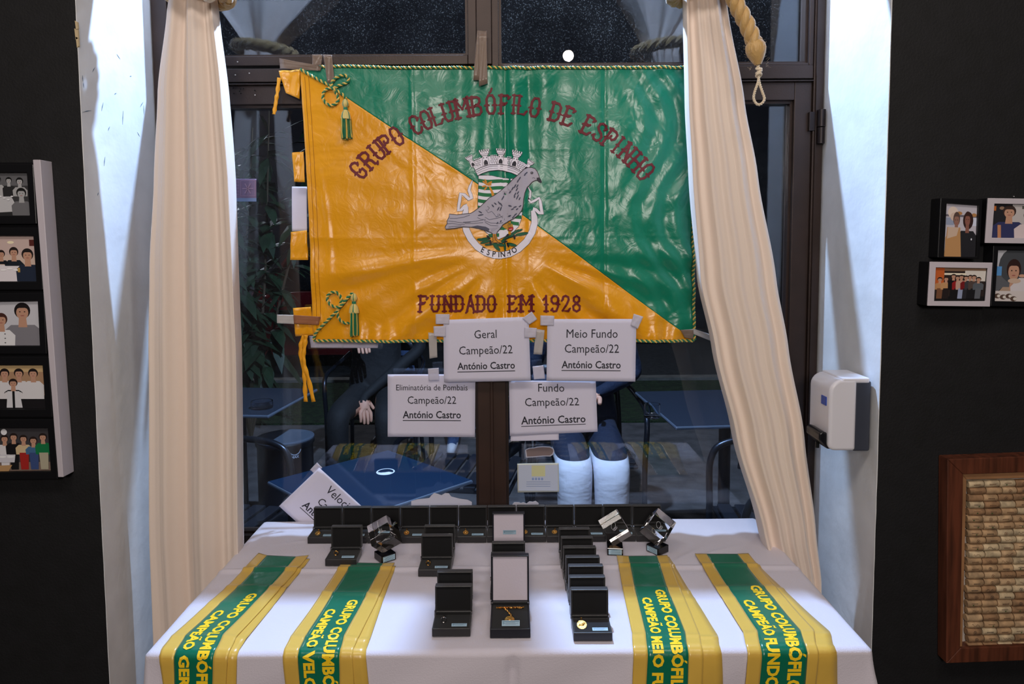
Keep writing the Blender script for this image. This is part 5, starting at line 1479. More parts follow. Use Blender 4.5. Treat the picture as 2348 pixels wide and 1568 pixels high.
        for (x, y) in ((.08,.9),(.2,.92),(.32,.9),(.42,.95)): E_((x,y),(.07,.05),(90,70,60)); E_((x+.03,y),(.04,.03),(220,214,206))
    return a
M_FRB = mat('black_frame', (20, 20, 23), rough=.35)
M_FRW = mat('pale_grey_frame', (200, 192, 200), rough=.45)
def corners_y(ps, y): return [aty(p[0], p[1], y) for p in ps]
def lerp4(c, u, v): return (c[0]*(1-u)+c[1]*u)*(1-v)+(c[3]*(1-u)+c[2]*u)*v
def ring_frame(name, outer, inner, yb, yf, m, parent, bevel=.001):
    """frame ring between two quads (world points on the plane yf), depth back to yb"""
    b = MB(); vs = [Vector((p.x, yf, p.z)) for p in outer]+[Vector((p.x, yf, p.z)) for p in inner]+[Vector((p.x, yb, p.z)) for p in outer]+[Vector((p.x, yb, p.z)) for p in inner]
    fs = []
    for i in range(4):
        j = (i+1) % 4
        fs += [(i, j, 4+j, 4+i), (8+i, 12+i, 12+j, 8+j), (i, 8+i, 8+j, j), (4+i, 4+j, 12+j, 12+i)]
    b.add(vs, fs); return b.ob(name, m, parent, bevel=bevel, world=True)
def slab(name, quad, yb, yf, m, parent, bevel=.001):
    b = MB(); b.add([Vector((p.x, yf, p.z)) for p in quad]+[Vector((p.x, yb, p.z)) for p in quad], [(0,1,2,3),(7,6,5,4),(0,4,5,1),(1,5,6,2),(2,6,7,3),(3,7,4,0)])
    return b.ob(name, m, parent, bevel=bevel, world=True)
def picture(outer_px, inner_px, depth, m, label, kind, group, name='photo_frame', crop=(0,0,1,1)):
    yf = YW-depth
    O = corners_y(outer_px, yf); I = corners_y(inner_px, yf+.003)
    c = sum(O, Vector())/4; t = thing(name, (c.x, YW-.001, c.z), label, 'photo frame', group)
    if m is M_FRW:
        ring_frame('frame', O, I, YW-.001, yf+.003, M_FRB, t); ring_frame('frame_face', O, I, yf+.0029, yf, m, t, bevel=.0006)
    else: ring_frame('frame', O, I, YW-.001, yf, m, t)
    slab('backing', I, YW-.001, yf+.006, M_FRB, t, bevel=0)
    ph = photo_art(kind)
    ph.build('photograph', lambda x, y, off: (lambda q: Vector((q.x, yf+.0052-off*.5, q.z)))(lerp4(I, (x-crop[0])/(crop[2]-crop[0]), y)), M_PHOTO, t, lay=.00004)
    # clear front
    return t
GR1 = 'photo frames on the right black wall'
picture([(2157,454),(2253,458),(2246,594),(2150,590)], [(2169,466),(2242,471),(2237,589),(2163,588)], .030, M_FRB, 'upright black photo frame of two people, upper left on the right wall', 'cook_pair', GR1)
picture([(2266,454),(2400,456),(2396,559),(2259,557)], [(2278,467),(2388,469),(2384,546),(2272,545)], .034, M_FRW, 'pale photo frame of a man in a blue shirt, cut by the right edge', 'blue_shirt', GR1)
picture([(2133,600),(2276,602),(2270,703),(2127,701)], [(2144,613),(2263,615),(2257,690),(2140,690)], .036, M_FRW, 'pale photo frame of a crowd, lowest on the right wall', 'crowd', GR1)
picture([(2278,563),(2402,565),(2398,704),(2272,702)], [(2287,573),(2392,574),(2388,692),(2279,690)], .028, M_FRB, 'black photo frame of a hugging couple at the right edge', 'couple', GR1)
k = MB(); p_ = aty(2324, 451, YW-.02); k.ell((p_.x, YW-.02, p_.z), (.0022,.003,.0022), 10, 6); o = k.ob('picture_nail', M_HNG, None, smooth=True)
tag(o, 'bright nail head above the pale blue-shirt photo frame', 'nail')
# left collage: tall black board of five photos with a pale side rail
yl = YW-.018
co = [(-70,398),(78,367),(148,1093),(-70,1093)]
t = thing('collage_frame', (aty(0, 740, YW).x, YW-.001, aty(0, 740, YW).z), 'tall black collage of five photos with a white side rail on the left wall', 'photo frame')
slab('board', [aty(*p, yl) for p in [(-120,372),(80,372),(140,1092),(-100,1092)]], YW-.001, yl, M_FRB, t)
for kd, q in (('monochrome', [(-60,396),(64,396),(71,494),(-58,494)]), ('dinner', [(-50,541),(79,541),(86,645),(-48,645)]), ('trio', [(-40,692),(89,690),(94,792),(-36,792)]), ('team', [(-36,837),(100,837),(107,937),(-34,937)]), ('group', [(-28,981),(112,981),(119,1079),(-24,1081)])):
    inn = [aty(*p, yl-.004) for p in q]
    x0, y0_, x1, y1_ = q[0][0]-12, q[0][1]-20, q[1][0]+10, q[2][1]+18
    out = [aty(*p, yl-.008) for p in [(q[0][0]-12, q[0][1]-20), (q[1][0]+12, q[1][1]-20), (q[2][0]+13, q[2][1]+20), (q[3][0]-12, q[3][1]+20)]]
    fo = ring_frame('photo_mount', out, inn, yl, yl-.008, M_FRB, t, bevel=.0015)
    ph = photo_art(kd); o = ph.build('photograph', lambda x, y, off, inn=inn: (lambda z: Vector((z.x, yl-.0012-off*.5, z.z)))(lerp4(inn, x, y)), M_PHOTO, t, lay=.00004)
slab('side_rail', [aty(*p, YW-.034) for p in [(75,366),(92,366),(145,1094),(133,1094)]], YW-.001, YW-.034, M_FRW, t, bevel=.001)

# ------------------------------------------------------------------ cork board
M_MAHO = mat('reddish_wood_frame', (104, 56, 38), rough=.45, noise=.35, nscale=6, stretch=(14, 14, 1.2))
M_PINE = mat('light_wood_liner', (176, 128, 88), rough=.55, noise=.2, nscale=10)
M_MOUNT = mat('white_backing', (196, 186, 176), rough=.8)
def woodbar(name, q, yb, yf, m, parent): return slab(name, q, yb, yf, m, parent, bevel=.0015)
cb = thing('cork_board', (aty(2290, 1280, YW).x, YW-.001, aty(2290, 1280, YW).z), 'wooden frame filled with rows of wine corks on the right wall', 'cork board')
yf = YW-.030; A_ = lambda x, y: aty(x, y, yf)
O = [A_(2173,1053), A_(2420,1044), A_(2416,1512), A_(2170,1521)]
I = [A_(2209,1088), A_(2385,1082), A_(2380,1480), A_(2202,1486)]
for i, nm in enumerate(('top_rail', 'right_stile', 'bottom_rail', 'left_stile')):
    j = (i+1) % 4; woodbar(nm, [O[i], O[j], I[j], I[i]], YW-.001, yf, M_MAHO, cb)
A2 = lambda x, y: aty(x, y, yf+.002)
I2 = [A2(2220,1102), A2(2380,1097), A2(2376,1484), A2(2210,1486)]
Ib = [A2(2209,1088), A2(2385,1082), A2(2380,1486), A2(2202,1487)]
for i, nm in enumerate(('liner_top', 'liner_right', None, 'liner_left')):
    if nm: j = (i+1) % 4; woodbar(nm, [Ib[i], Ib[j], I2[j], I2[i]], YW-.001, yf+.006, M_PINE, cb)
slab('mount_board', Ib, YW-.001, YW-.008, M_MOUNT, cb, bevel=0)
rr = random.Random(11)
CK = [mat('cork_'+n, c, rough=.85, noise=.28, nscale=55, bump=.25, bscale=300, bdist=.002) for n, c in (('tan', (196,160,120)), ('pale', (220,196,158)), ('brown', (170,132,96)), ('buff', (208,174,134)))]
M_CKP = mat('cork_stamp', (255,255,255), rough=.8, attr='Col')
rows = 24
for r_ in range(rows):
    py = 1110+(1481-1110)*r_/(rows-1)
    xs_ = 2218 - 3*(r_/rows) + rr.uniform(-2, 4)
    for c_ in range(5):
        Lc = 35+rr.uniform(-1.5, 3)
        a0 = aty(xs_+1, py+(rr.uniform(-1, 1))-c_*.8, YW-.018); a1 = aty(xs_+Lc-1, py-1+rr.uniform(-1, 1)-c_*.8, YW-.018)
        xs_ += Lc
        if xs_-Lc > 2372: break
        R_ = .0073+rr.uniform(-.0002, .0003)
        a0.y = a1.y = YW-.0155
        d = a1-a0
        b = MB(); M = Matrix.Translation(a0) @ d.to_track_quat('Z', 'Y').to_matrix().to_4x4(); L_ = d.length
        b.lathe([(R_*.86, 0), (R_, .0012), (R_*1.0, L_*.5), (R_, L_-.0012), (R_*.86, L_)], 12, None, M)
        o = b.ob('cork', rr.choice(CK), cb, world=True, smooth='auto')
        sty = rr.random()
        if sty < .75:
            ar = Art(); cc = rr.choice([(92,66,50),(70,56,50),(116,84,60)])
            if sty < .3:
                for q in range(6): ar.rect(-.006+q*.0022, -.0012, -.0046+q*.0022, .0012, cc, layer=1)
            elif sty < .45: ar.stroke([(.003*cos(t_), .003*sin(t_)) for t_ in [2*pi*i/14 for i in range(14)]], .0008, cc, layer=1, closed=True); ar.rect(-.001,-.0012,.001,.0012,cc,layer=1)
            elif sty < .6:
                pts = [(-.008+.0022*q, rr.uniform(-.003, .003)) for q in range(8)]; ar.stroke(pts, .0007, cc, layer=1)
            else: ar.ell((rr.uniform(-.004,.004), -.001), (.0016, .0014), (70,90,50), layer=1); ar.rect(-.007,.0016,.006,.0024,cc,layer=1)
            mid = (a0+a1)/2; ux = (a1-a0).normalized(); uz = Vector((-ux.z, 0, ux.x)) if ux.x > 0 else Vector((0,0,1))
            ar.build('stamp', lambda x, y, off, mid=mid, ux=ux, uz=uz, R_=R_: mid+ux*x+uz*y+Vector((0, -math.sqrt(max(1e-9, R_*R_-y*y))-.0001-off*.4, 0)), M_CKP, o)
            st = o.children[0]
            for v in st.data.vertices: v.co -= Vector((0,0,0))
# ------------------------------------------------------------------ inside the room, out of view: the lamp that the transom mirrors
M_BULB = mat('lamp_bulb', (255, 238, 220), emit=30)
rd = ray(1303, 128); q = CP+rd*((2*YG+1.15)/rd.y); BL = Vector((q.x, -1.15, q.z))
b = MB(); b.ell((0,0,0), (.035,)*3, 16, 10); 
pl = thing('pendant_lamp', BL, 'round glowing pendant bulb hanging from the room ceiling', 'lamp')
b.ob('bulb', M_BULB, pl, smooth=True)
b = MB(); b.tube([(0,0,.03),(0,0,.07)], .018, 12); b.ob('socket', M_PLK, pl, smooth='auto')
b = MB(); b.tube([(0,0,.07),(0,0,3.1-BL.z)], .003, 8); b.ob('cable', M_PLK, pl)
# ------------------------------------------------------------------ the terrace outside
M_PAVE = mat('terrace_paving', (92, 88, 90), rough=.8, noise=.3, nscale=9, bump=.3, bscale=60)
M_GRASS = mat('dark_grass', (40, 62, 30), rough=.95, noise=.5, nscale=22, bump=.8, bscale=90, bdist=.03)
M_ROAD = mat('asphalt', (52, 52, 54), rough=.85, noise=.3, nscale=20, bump=.3, bscale=150)
M_KERB = mat('kerb_stone', (120, 116, 110), rough=.8, noise=.2, nscale=12)
struct(bx('terrace', (-6, YW+.32, -.06), (6, 5.3, -.002), M_PAVE))
struct(bx('lawn', (-9, 5.3, -.06), (9, 6.9, .012), M_GRASS))
struct(bx('kerb', (-12, 6.9, -.06), (12, 7.05, .04), M_KERB))
struct(bx('road', (-14, 7.05, -.10), (14, 16, -.04), M_ROAD))
M_FAC = mat('dark_facade', (52, 50, 56), rough=.9, noise=.2, nscale=3)
struct(bx('wall_across_street', (-14, 16, -.1), (14, 16.4, 7), M_FAC))

# white-grey terrace paving slabs near the door, joints open
M_TUBE = mat('dark_aluminium_tube', (48, 52, 62), rough=.3, metal=.8)
M_SLAT = mat('dark_seat_slats', (34, 36, 44), rough=.4, metal=.3)
def rz(p, a): return (p[0]*cos(a)-p[1]*sin(a), p[0]*sin(a)+p[1]*cos(a))
def chair():
    t = bpy.data.objects.new('bistro_chair', None); COL.objects.link(t)
    for s in (-1, 1):
        # arm + front leg in one bent tube, rear leg carrying the back
        b = MB(); b.tube(bez([(s*.25,-.24,0),(s*.25,-.23,.40),(s*.26,-.225,.60),(s*.265,-.16,.665),(s*.265,0,.68),(s*.25,.14,.70),(s*.21,.20,.74)], 6), .0125, 10); b.ob('arm_tube', M_TUBE, t, smooth='auto')
        b = MB(); b.tube(bez([(s*.23,.27,0),(s*.21,.21,.40),(s*.20,.21,.62),(s*.185,.25,.84)], 6), .0125, 10); b.ob('leg', M_TUBE, t, smooth='auto')
    b = MB(); b.tube(bez([(-.185,.25,.84),(-.10,.275,.87),(.10,.275,.87),(.185,.25,.84)], 6), .0125, 10); b.ob('top_rail', M_TUBE, t, smooth='auto')
    for k in range(3):
        z = .56+.09*k; b = MB(); b.grid(lambda u, v: Vector((-.19+.38*u, .215+.02*(z-.5)*4*0+.03*sin(pi*u)+.06*k*.35, z+.06*v)), 8, 2); b.ob('back_slat', M_SLAT, t, smooth=True, solid=.006)
    for k in range(7):
        y = -.21+.062*k; bx('seat_slat', (-.215, y, .435), (.215, y+.048, .447), M_SLAT, t, bevel=.003)
    b = MB(); b.tube([(-.215,-.22,.428),(.215,-.22,.428),(.205,.22,.428),(-.205,.22,.428)], .010, 8, closed=True); b.ob('seat_frame', M_TUBE, t, smooth='auto')
    return t
chp = chair(); fc_ = True
def place_chair(x, y, a, label):
    global fc_
    if fc_: o = chp; fc_ = False
    else: o = copy_tree(chp)
    o.location = (x, y, .0); o.rotation_euler[2] = a
    tag(o, label, 'chair', 'dark tubular terrace chairs outside the window'); return o
place_chair(-1.10, 2.28, radians(80), 'dark tubular terrace chair left of the blue table, nearest the left curtain')
place_chair(-.20, 2.86, radians(-100), 'dark tubular terrace chair at the right of the blue table behind the door stile')
place_chair(.94, 2.22, radians(-95), 'dark tubular terrace chair behind the right curtain edge')
place_chair(-.80, 4.02, radians(0), 'dark terrace chair holding the person in black')
place_chair(.325, 3.15, radians(0), 'dark terrace chair under the person in white trousers')
place_chair(1.75, 4.3, radians(150), 'dark terrace chair beside the glass-topped table on the right')
place_chair(-2.0, 3.6, radians(160), 'dark terrace chair far left beside the round barrel')
# blue square table
M_BLUE = mat('blue_table_top', (6, 34, 60), rough=.4, spec=.5)
M_EDGE = mat('metal_table_edge', (150, 165, 190), rough=.3, metal=.8)
M_LOGO = mat('logo_print', (255,255,255), rough=.4, attr='Col')
zt0 = .60
def square_table(cx, cy, s, rot, z, label, top, logo=True, glass=False, group=None):
    t = thing('terrace_table', (cx, cy, 0), label, 'table', group)
    M = Matrix.Rotation(rot, 4, 'Z')
    b = MB(); b.box((-s/2,-s/2,z-.014), (s/2,s/2,z-.001), None, M); b.ob('table_rim', M_EDGE, t, bevel=.005)
    b = MB(); b.box((-s/2+.005,-s/2+.005,z-.010), (s/2-.005,s/2-.005,z), None, M); b.ob('table_top', top, t, bevel=.001)
    b = MB(); b.tube([(0,0,.03),(0,0,z-.014)], .025, 14); b.ob('pedestal', M_TUBE, t, smooth='auto')
    for k in range(4):
        a_ = rot+pi/4+k*pi/2; b = MB(); b.tube([(0,0,.06),(.13*cos(a_),.13*sin(a_),.04),(.26*cos(a_),.26*sin(a_),.015)], .014, 8); b.ob('foot', M_TUBE, t, smooth='auto')
    return t
pL, pF, pR = atz(613,1117,zt0), atz(780,1190,zt0), atz(1066,1117,zt0)
cx_, cy_ = (pL.x+pR.x)/2, pL.y+.06
T1 = square_table(cx_, cy_, .50, radians(45), zt0, 'blue square terrace table just outside the left door', M_BLUE)
ar = Art()
def swoosh(ar, cx, cy, r, c=(226,228,236)):
    ar.stroke([(cx+r*cos(t_), cy+r*sin(t_)*1.0) for t_ in [2*pi*i/28 for i in range(28)]], r*.16, c, layer=1, closed=True)
    top_ = [(cx-r*.8, cy+r*.25), (cx-r*.3, cy-r*.05), (cx+r*.2, cy+r*.25), (cx+r*.85, cy+r*.2)]
    ar.poly([(cx-r*.95, cy-r*.1), (cx-r*.6, cy-r*.75), (cx, cy-r*.97), (cx+r*.6, cy-r*.75), (cx+r*.92, cy-r*.25), (cx+r*.4, cy-r*.02), (cx, cy-r*.2), (cx-r*.5, cy-r*.3)], c, layer=2)
swoosh(ar, 0, 0, .030)
q0 = atz(884, 1082, zt0)
ar.build('emblem', lambda x, y, off: Vector((q0.x+x*1.0, min(q0.y, cy_+.24)+y*1.1, zt0+.0006+off)), M_LOGO, T1, cut=None)
# round black barrel cooler with emblem and lettering
M_BARR = mat('black_barrel', (22, 24, 32), rough=.3, spec=.6)
b0 = atz(668, 1180, 0.0)
by = 2.95; bxx = aty(655, 1050, by).x
zr = aty(655, 1003, by).z
t = thing('drinks_barrel', (bxx, by, 0), 'round black drinks barrel with white emblem outside the left door', 'barrel')
b = MB(); b.lathe([(.10,0),(.118,.01),(.118,.10),(.122,.105),(.122,.115),(.118,.12),(.118,zr-.03),(.125,zr-.02),(.125,zr-.006),(.118,zr)], 40); b.ob('drum', M_BARR, t, smooth='auto')
b = MB(); b.lathe([(.119,zr-.004),(.124,zr-.002),(.124,zr+.004),(.118,zr+.006),(.10,zr+.004)], 40); b.ob('rim', M_EDGE, t, smooth='auto')
ar = Art(); ec = aty(712, 1033, by-.12); swoosh(ar, 0, 0, .026, (150,156,172))
vs, fs = text_geo('MAX', size=1, bold=.05, res=2); x0 = min(v[0] for v in vs); x1 = max(v[0] for v in vs); s_ = .034/(x1-x0)
ar.raw([((v[0]-(x0+x1)/2)*s_, .040-v[1]*s_) for v in vs], fs, (150,156,172), layer=1)
aa = radians(-52)
def onb(x, y, off):
    a_ = aa+x/.119; return Vector((bxx+(.119+off)*cos(a_), by+(.119+off)*sin(a_), ec.z-y))
ar.build('emblem', onb, M_LOGO, t, cut=.01, base=.0005)
# second table with glass items at the right
M_TT = mat('dark_table_top', (40, 46, 58), rough=.25, spec=.6)
q1 = atz(1495, 958, .72)
T2 = square_table(q1.x+.35, q1.y+.20, .62, radians(4), .72, 'dark square terrace table outside the right door', M_TT)
M_CRG = mat('clear_tumbler', (240,245,250), rough=.02, trans=1, ior=1.45)
def tumbler(p, label, r=.032, h=.055, nm='ashtray'):
    b = MB(); b.lathe([(r*.8,0),(r,.004),(r,h),(r*.88,h),(r*.84,.012),(.002,.010)], 24); o = b.ob(nm, M_CRG, None, smooth='auto'); o.location = p
    return tag(o, label, 'glass')
tumbler(Vector((q1.x, q1.y, .7205)), 'clear glass ashtray on the dark terrace table behind the right door')
q2 = atz(655, 935, .72); T3 = square_table(q2.x-.26, q2.y+.16, .52, radians(-6), .72, 'dark square terrace table far left beyond the barrel', M_TT)
tumbler(Vector((q2.x-.10, q2.y-.0, .7205)), 'shallow glass dish on the far left terrace table', r=.045, h=.03, nm='glass_dish')

# ---- cars
M_TYRE = mat('tyre_rubber', (16, 16, 18), rough=.8)
M_RIM = mat('wheel_alloy', (150, 150, 156), rough=.3, metal=.8)
M_CGL = mat('car_glass', (10, 12, 16), rough=.05, spec=.8)
M_LRED = mat('tail_lamp_red', (130, 14, 16), rough=.15)
M_LCLR = mat('head_lamp', (200, 204, 212), rough=.08, metal=.3)
def car(x, y, rot, paint, label, plate=True):
    t = thing('parked_car', (x, y, -.04), label, 'car', rz=rot)
    L2, W2 = 2.0, .86
    prof = [(-2.0,.32,.55),(-1.97,.55,.78),(-1.80,.80,.80),(-1.0,.93,.84),(-.9,.95,.84),(1.35,.95,.85),(1.85,.92,.80),(1.98,.72,.80),(2.0,.35,.78)]
    b = MB(); n = 12; vs = []; fs = []
    for (px_, zt__, wd) in prof:
        wd = wd*W2/.86
        for (a_, h_) in ((-.96,.22),(-1,.40),(-1.0,.62),(-.97,.86),(-.86,1.0),(-.4,1.03),(.4,1.03),(.86,1.0),(.97,.86),(1.0,.62),(1,.40),(.96,.22)):
            zz = .20+(zt__-.20)*((h_-.22)/.81); vs.append((px_, a_*wd, zz))
    for i in range(len(prof)-1):
        for k in range(n): fs.append((i*n+k, i*n+(k+1) % n, (i+1)*n+(k+1) % n, (i+1)*n+k))
    fs += [tuple(range(n-1, -1, -1)), tuple((len(prof)-1)*n+k for k in range(n))]
    b.add(vs, fs); b.ob('body', paint, t, smooth='auto', bevel=.012)
    # cabin
    b = MB(); cab = [(-.95,.93,.80),(-.25,1.42,.62),(.9,1.44,.62),(1.75,.95,.74)]; vs = []
    for px_, z_, wd in cab: vs += [(px_,-wd,z_),(px_,wd,z_)]
    low = [(-.95,-.80,.90),(-.95,.80,.90),(1.75,-.74,.9),(1.75,.74,.9)]
    b.add([(-.98,-.80,.92),(-.98,.80,.92),(-.25,.60,1.40),(-.25,-.60,1.40),(.95,.60,1.40),(.95,-.60,1.40),(1.80,.76,.93),(1.80,-.76,.93)],
          [(0,3,2,1),(3,5,4,2),(5,7,6,4),(0,7,5,3),(1,2,4,6),(0,1,6,7)]); b.ob('windows', M_CGL, t, bevel=.03)
    b = MB(); b.box((-.30,-.62,1.385),(1.0,.62,1.435)); b.ob('roof', paint, t, bevel=.03)
    for s in (-1, 1):
        for (p0, p1) in (((-.98,s*.80,.92),(-.27,s*.605,1.41)),((.35,s*.81,.92),(.33,s*.615,1.41)),((1.80,s*.76,.93),(.97,s*.605,1.41))):
            b = MB(); b.tube([p0, p1], .030, 6); b.ob('pillar', paint, t)
        b = MB(); b.ell((-.72, s*.93, .98), (.06,.09,.06), 10, 7); b.ob('mirror', paint, t, smooth=True)
        for wx in (-1.28, 1.25):
            M = Matrix.Translation((wx, s*.74, .31)) @ Matrix.Rotation(radians(90), 4, 'X')
            b = MB(); b.lathe([(.19,-.10),(.29,-.10),(.31,-.07),(.31,.07),(.29,.10),(.19,.10)], 28, None, M); wh = b.ob('wheel', M_TYRE, t, smooth='auto')
            b = MB(); b.lathe([(.02,-.105),(.05,-.108),(.19,-.10),(.20,0),(.19,.10),(.05,.108),(.02,.105)], 28, None, M)
            b.ob('hub', M_RIM, wh, smooth='auto')
        b = MB(); b.ell((-1.88, s*.60, .68), (.10,.16,.07), 12, 8); b.ob('head_lamp', M_LCLR, t, smooth=True)
        b = MB(); b.ell((1.93, s*.66, .80), (.06,.12,.09), 12, 8); b.ob('tail_lamp', M_LRED, t, smooth=True)
    b = MB(); b.box((1.985,-.26,.50),(2.015,.26,.61)); pl_ = b.ob('number_plate', mat('plate_white', (190,200,214), rough=.5), t)
    b = MB(); b.box((2.012,-.26,.50),(2.018,-.21,.61)); b.ob('plate_band', mat('plate_blue', (20,60,170), rough=.5), pl_)
    b = MB(); b.box((2.012,.23,.50),(2.018,.26,.61)); b.ob('plate_year_band', mat('plate_yellow', (200,170,50), rough=.5), pl_)
    b = MB(); b.box((-2.02,-.7,.28),(-1.97,.7,.42)); b.ob('front_grille', M_TYRE, t, bevel=.01)
    return t
M_PRED = mat('dark_red_paint', (92, 14, 18), rough=.2, coat=.8)
M_PSIL = mat('silver_paint', (150, 152, 158), rough=.25, metal=.5, coat=.6)
M_PDRK = mat('dark_car_paint', (34, 38, 46), rough=.2, coat=.8)
yr = 7.7; xr = aty(740, 842, yr).x
car(xr, yr+2.05, radians(-90), M_PRED, 'dark red parked car seen from behind across the terrace')
car(-5.35, 8.6, radians(0), M_PSIL, 'silver parked car at the far left beyond the left door')
car(.8, 10.6, radians(4), M_PDRK, 'dark parked car across the street behind the right door')

# ---- people on the terrace
def human(name, loc, rot, joints, edges, mats, matfn, label, hair, hands=(), lev=2, cutz=None):
    me = bpy.data.meshes.new(name); names = list(joints)
    idx = {k: i for i, k in enumerate(names)}
    verts = [joints[k][0] for k in names]; rad = [joints[k][1] for k in names]; ed = [(idx[a_], idx[b_]) for a_, b_ in edges]
    for wrist, d, s, curl in hands:
        w = Vector(joints[wrist][0]); d = Vector(d).normalized(); side = Vector((d.y, -d.x, 0)) if abs(d.z) < .9 else Vector((0, 1, 0))
        side = d.cross(Vector((0,0,1))).normalized() if abs(d.z) < .9 else Vector((0, 1, 0)); nn = side.cross(d).normalized()
        n0 = len(verts); verts.append(tuple(w+d*.045)); rad.append(.024); ed.append((idx[wrist], n0))
        for k, (off_, ln) in enumerate(((-.030,.060),(-.010,.075),(.010,.070),(.028,.055))):
            base_ = w+d*.085+side*off_; a1 = base_+d*ln*.5-nn*curl*.012; a2_ = a1+d*ln*.35-nn*curl*.03
            i0 = len(verts); verts += [tuple(base_), tuple(a1), tuple(a2_)]; rad += [.011, .0090, .0078]; ed += [(n0, i0), (i0, i0+1), (i0+1, i0+2)]
        tb_ = w+d*.03+side*s*.034; t2_ = tb_+d*.04+side*s*.022-nn*.01; i0 = len(verts); verts += [tuple(tb_), tuple(t2_)]; rad += [.012, .0095]; ed += [(n0, i0), (i0, i0+1)]
    me.from_pydata(verts, ed, [])
    o = bpy.data.objects.new('tmp', me); COL.objects.link(o)
    sk = o.modifiers.new('skin', 'SKIN'); sk.use_smooth_shade = True
    if not me.skin_vertices: 
        pass
    lay = me.skin_vertices[0].data if len(me.skin_vertices) else None
    if lay is None:
        bmx = bmesh.new(); bmx.from_mesh(me); bmx.verts.layers.skin.verify(); bmx.to_mesh(me); bmx.free(); lay = me.skin_vertices[0].data
    for i, r in enumerate(rad):
        rx, ry = r if isinstance(r, tuple) else (r, r); lay[i].radius = (rx, ry); lay[i].use_root = (i == 0)
    ss = o.modifiers.new('sub', 'SUBSURF'); ss.levels = lev; ss.render_levels = lev
    dg = bpy.context.evaluated_depsgraph_get(); dg.update()
    m2 = bpy.data.meshes.new_from_object(o.evaluated_get(dg)); bpy.data.objects.remove(o)
    m2.materials.clear()
    if cutz:
        bmx = bmesh.new(); bmx.from_mesh(m2); bmesh.ops.bisect_plane(bmx, geom=bmx.verts[:]+bmx.edges[:]+bmx.faces[:], plane_co=(0,0,cutz), plane_no=(0,0,1)); bmx.to_mesh(m2); bmx.free()
    for m_ in mats: m2.materials.append(m_)
    for p_ in m2.polygons:
        c = p_.center; best = min(range(len(verts)), key=lambda k: (Vector(verts[k])-c).length - (max(rad[k]) if isinstance(rad[k], tuple) else rad[k]))
        if best >= len(names) and (Vector(verts[best])-c).length < .045: p_.material_index = 0
        else: p_.material_index = matfn(names[min(range(len(names)), key=lambda k: (Vector(verts[k])-c).length - (max(rad[k]) if isinstance(rad[k], tuple) else rad[k]))], c); p_.use_smooth = True
    root = thing(name, loc, label, 'person', rz=rot)
    ob_ = bpy.data.objects.new('body', m2); COL.objects.link(ob_); ob_.parent = root
    H_ = Vector(joints['head'][0])
    b = MB(); b.ell(H_+Vector((0,.018,.035)), (.088,.100,.100), 18, 12); b.ob('hair', hair, root, smooth=True)
    for s in (-1, 1):
        b = MB(); b.ell(H_+Vector((s*.032,-.092,.005)), (.013,.007,.008), 10, 6); b.ob('eye', M_EYE, root, smooth=True)
        b = MB(); b.ell(H_+Vector((s*.088,.005,0)), (.012,.020,.030), 10, 6); b.ob('ear', mats[0], root, smooth=True)
    b = MB(); b.add([H_+Vector(q) for q in ((-.014,-.088,-.03),(.014,-.088,-.03),(0,-.118,-.026),(0,-.092,.02))], [(0,1,2),(0,2,3),(1,3,2),(0,3,1)]); b.ob('nose', mats[0], root, bevel=.003)
    b = MB(); b.ell(H_+Vector((0,-.088,-.055)), (.022,.008,.006), 10, 6); b.ob('mouth', M_LIP, root, smooth=True)
    return root
M_SKIN = mat('skin', (205, 152, 128), rough=.6); M_EYE = mat('eye_dark', (40,32,30), rough=.2); M_LIP = mat('lips', (150,80,76), rough=.5)
M_HAIR = mat('dark_hair', (40,30,26), rough=.7); M_HAIRG = mat('grey_hair', (120,116,112), rough=.7)
M_COAT = mat('dark_blue_coat', (12,24,48), rough=.8, bump=.5, bscale=14, bdist=.03); M_WTR = mat('white_trousers', (214,214,226), rough=.8, bump=.28, bscale=9, bdist=.03, stretch=(.8,.8,1.7))
M_BLKC = mat('black_clothes', (18,18,22), rough=.8, bump=.3, bscale=16, bdist=.02); M_JEAN = mat('blue_jeans', (62,84,124), rough=.85, bump=.5, bscale=16, bdist=.03, noise=.3, nscale=18)
M_SHO = mat('white_sneaker', (206,206,212), rough=.6); M_SHOD = mat('dark_shoe', (26,24,26), rough=.5)
def seated(kx=.075, armr=None, legsplay=0, fat=1.0):
    J = {'pelvis': ((0,.02,.54),(.155,.12)), 'waist': ((0,.03,.70),(.145,.105)), 'chest': ((0,.02,.92),(.165,.115)), 'collar': ((0,.02,1.05),(.09,.075)), 'neck': ((0,.005,1.11),.052),
         'head': ((0,-.01,1.215),(.080,.092)), 'crown': ((0,0,1.29),(.065,.075))}
    E_ = [('pelvis','waist'),('waist','chest'),('chest','collar'),('collar','neck'),('neck','head'),('head','crown')]
    for s, n_ in ((-1,'l'),(1,'r')):
        J['hip'+n_] = ((s*.085,-.06,.535),.086); J['knee'+n_] = ((s*(kx+legsplay),-.42,.505),.066*fat); J['shin'+n_] = ((s*(kx+legsplay),-.41,.30),.056*fat*1.05); J['ankle'+n_] = ((s*(kx+.005+legsplay),-.40,.09),.042*fat)
        J['toe'+n_] = ((s*(kx+.015+legsplay),-.54,.045),(.042,.030)); J['shoulder'+n_] = ((s*.175,.03,1.0),.060)
        a_ = (armr or {}).get(n_) or ((s*.245,-.02,.76),(s*.15,-.24,.66))
        J['elbow'+n_] = (a_[0],.043); J['wrist'+n_] = (a_[1],.028)
        E_ += [('pelvis','hip'+n_),('hip'+n_,'knee'+n_),('knee'+n_,'shin'+n_),('shin'+n_,'ankle'+n_),('ankle'+n_,'toe'+n_),('collar','shoulder'+n_),('shoulder'+n_,'elbow'+n_),('elbow'+n_,'wrist'+n_)]
    return J, E_
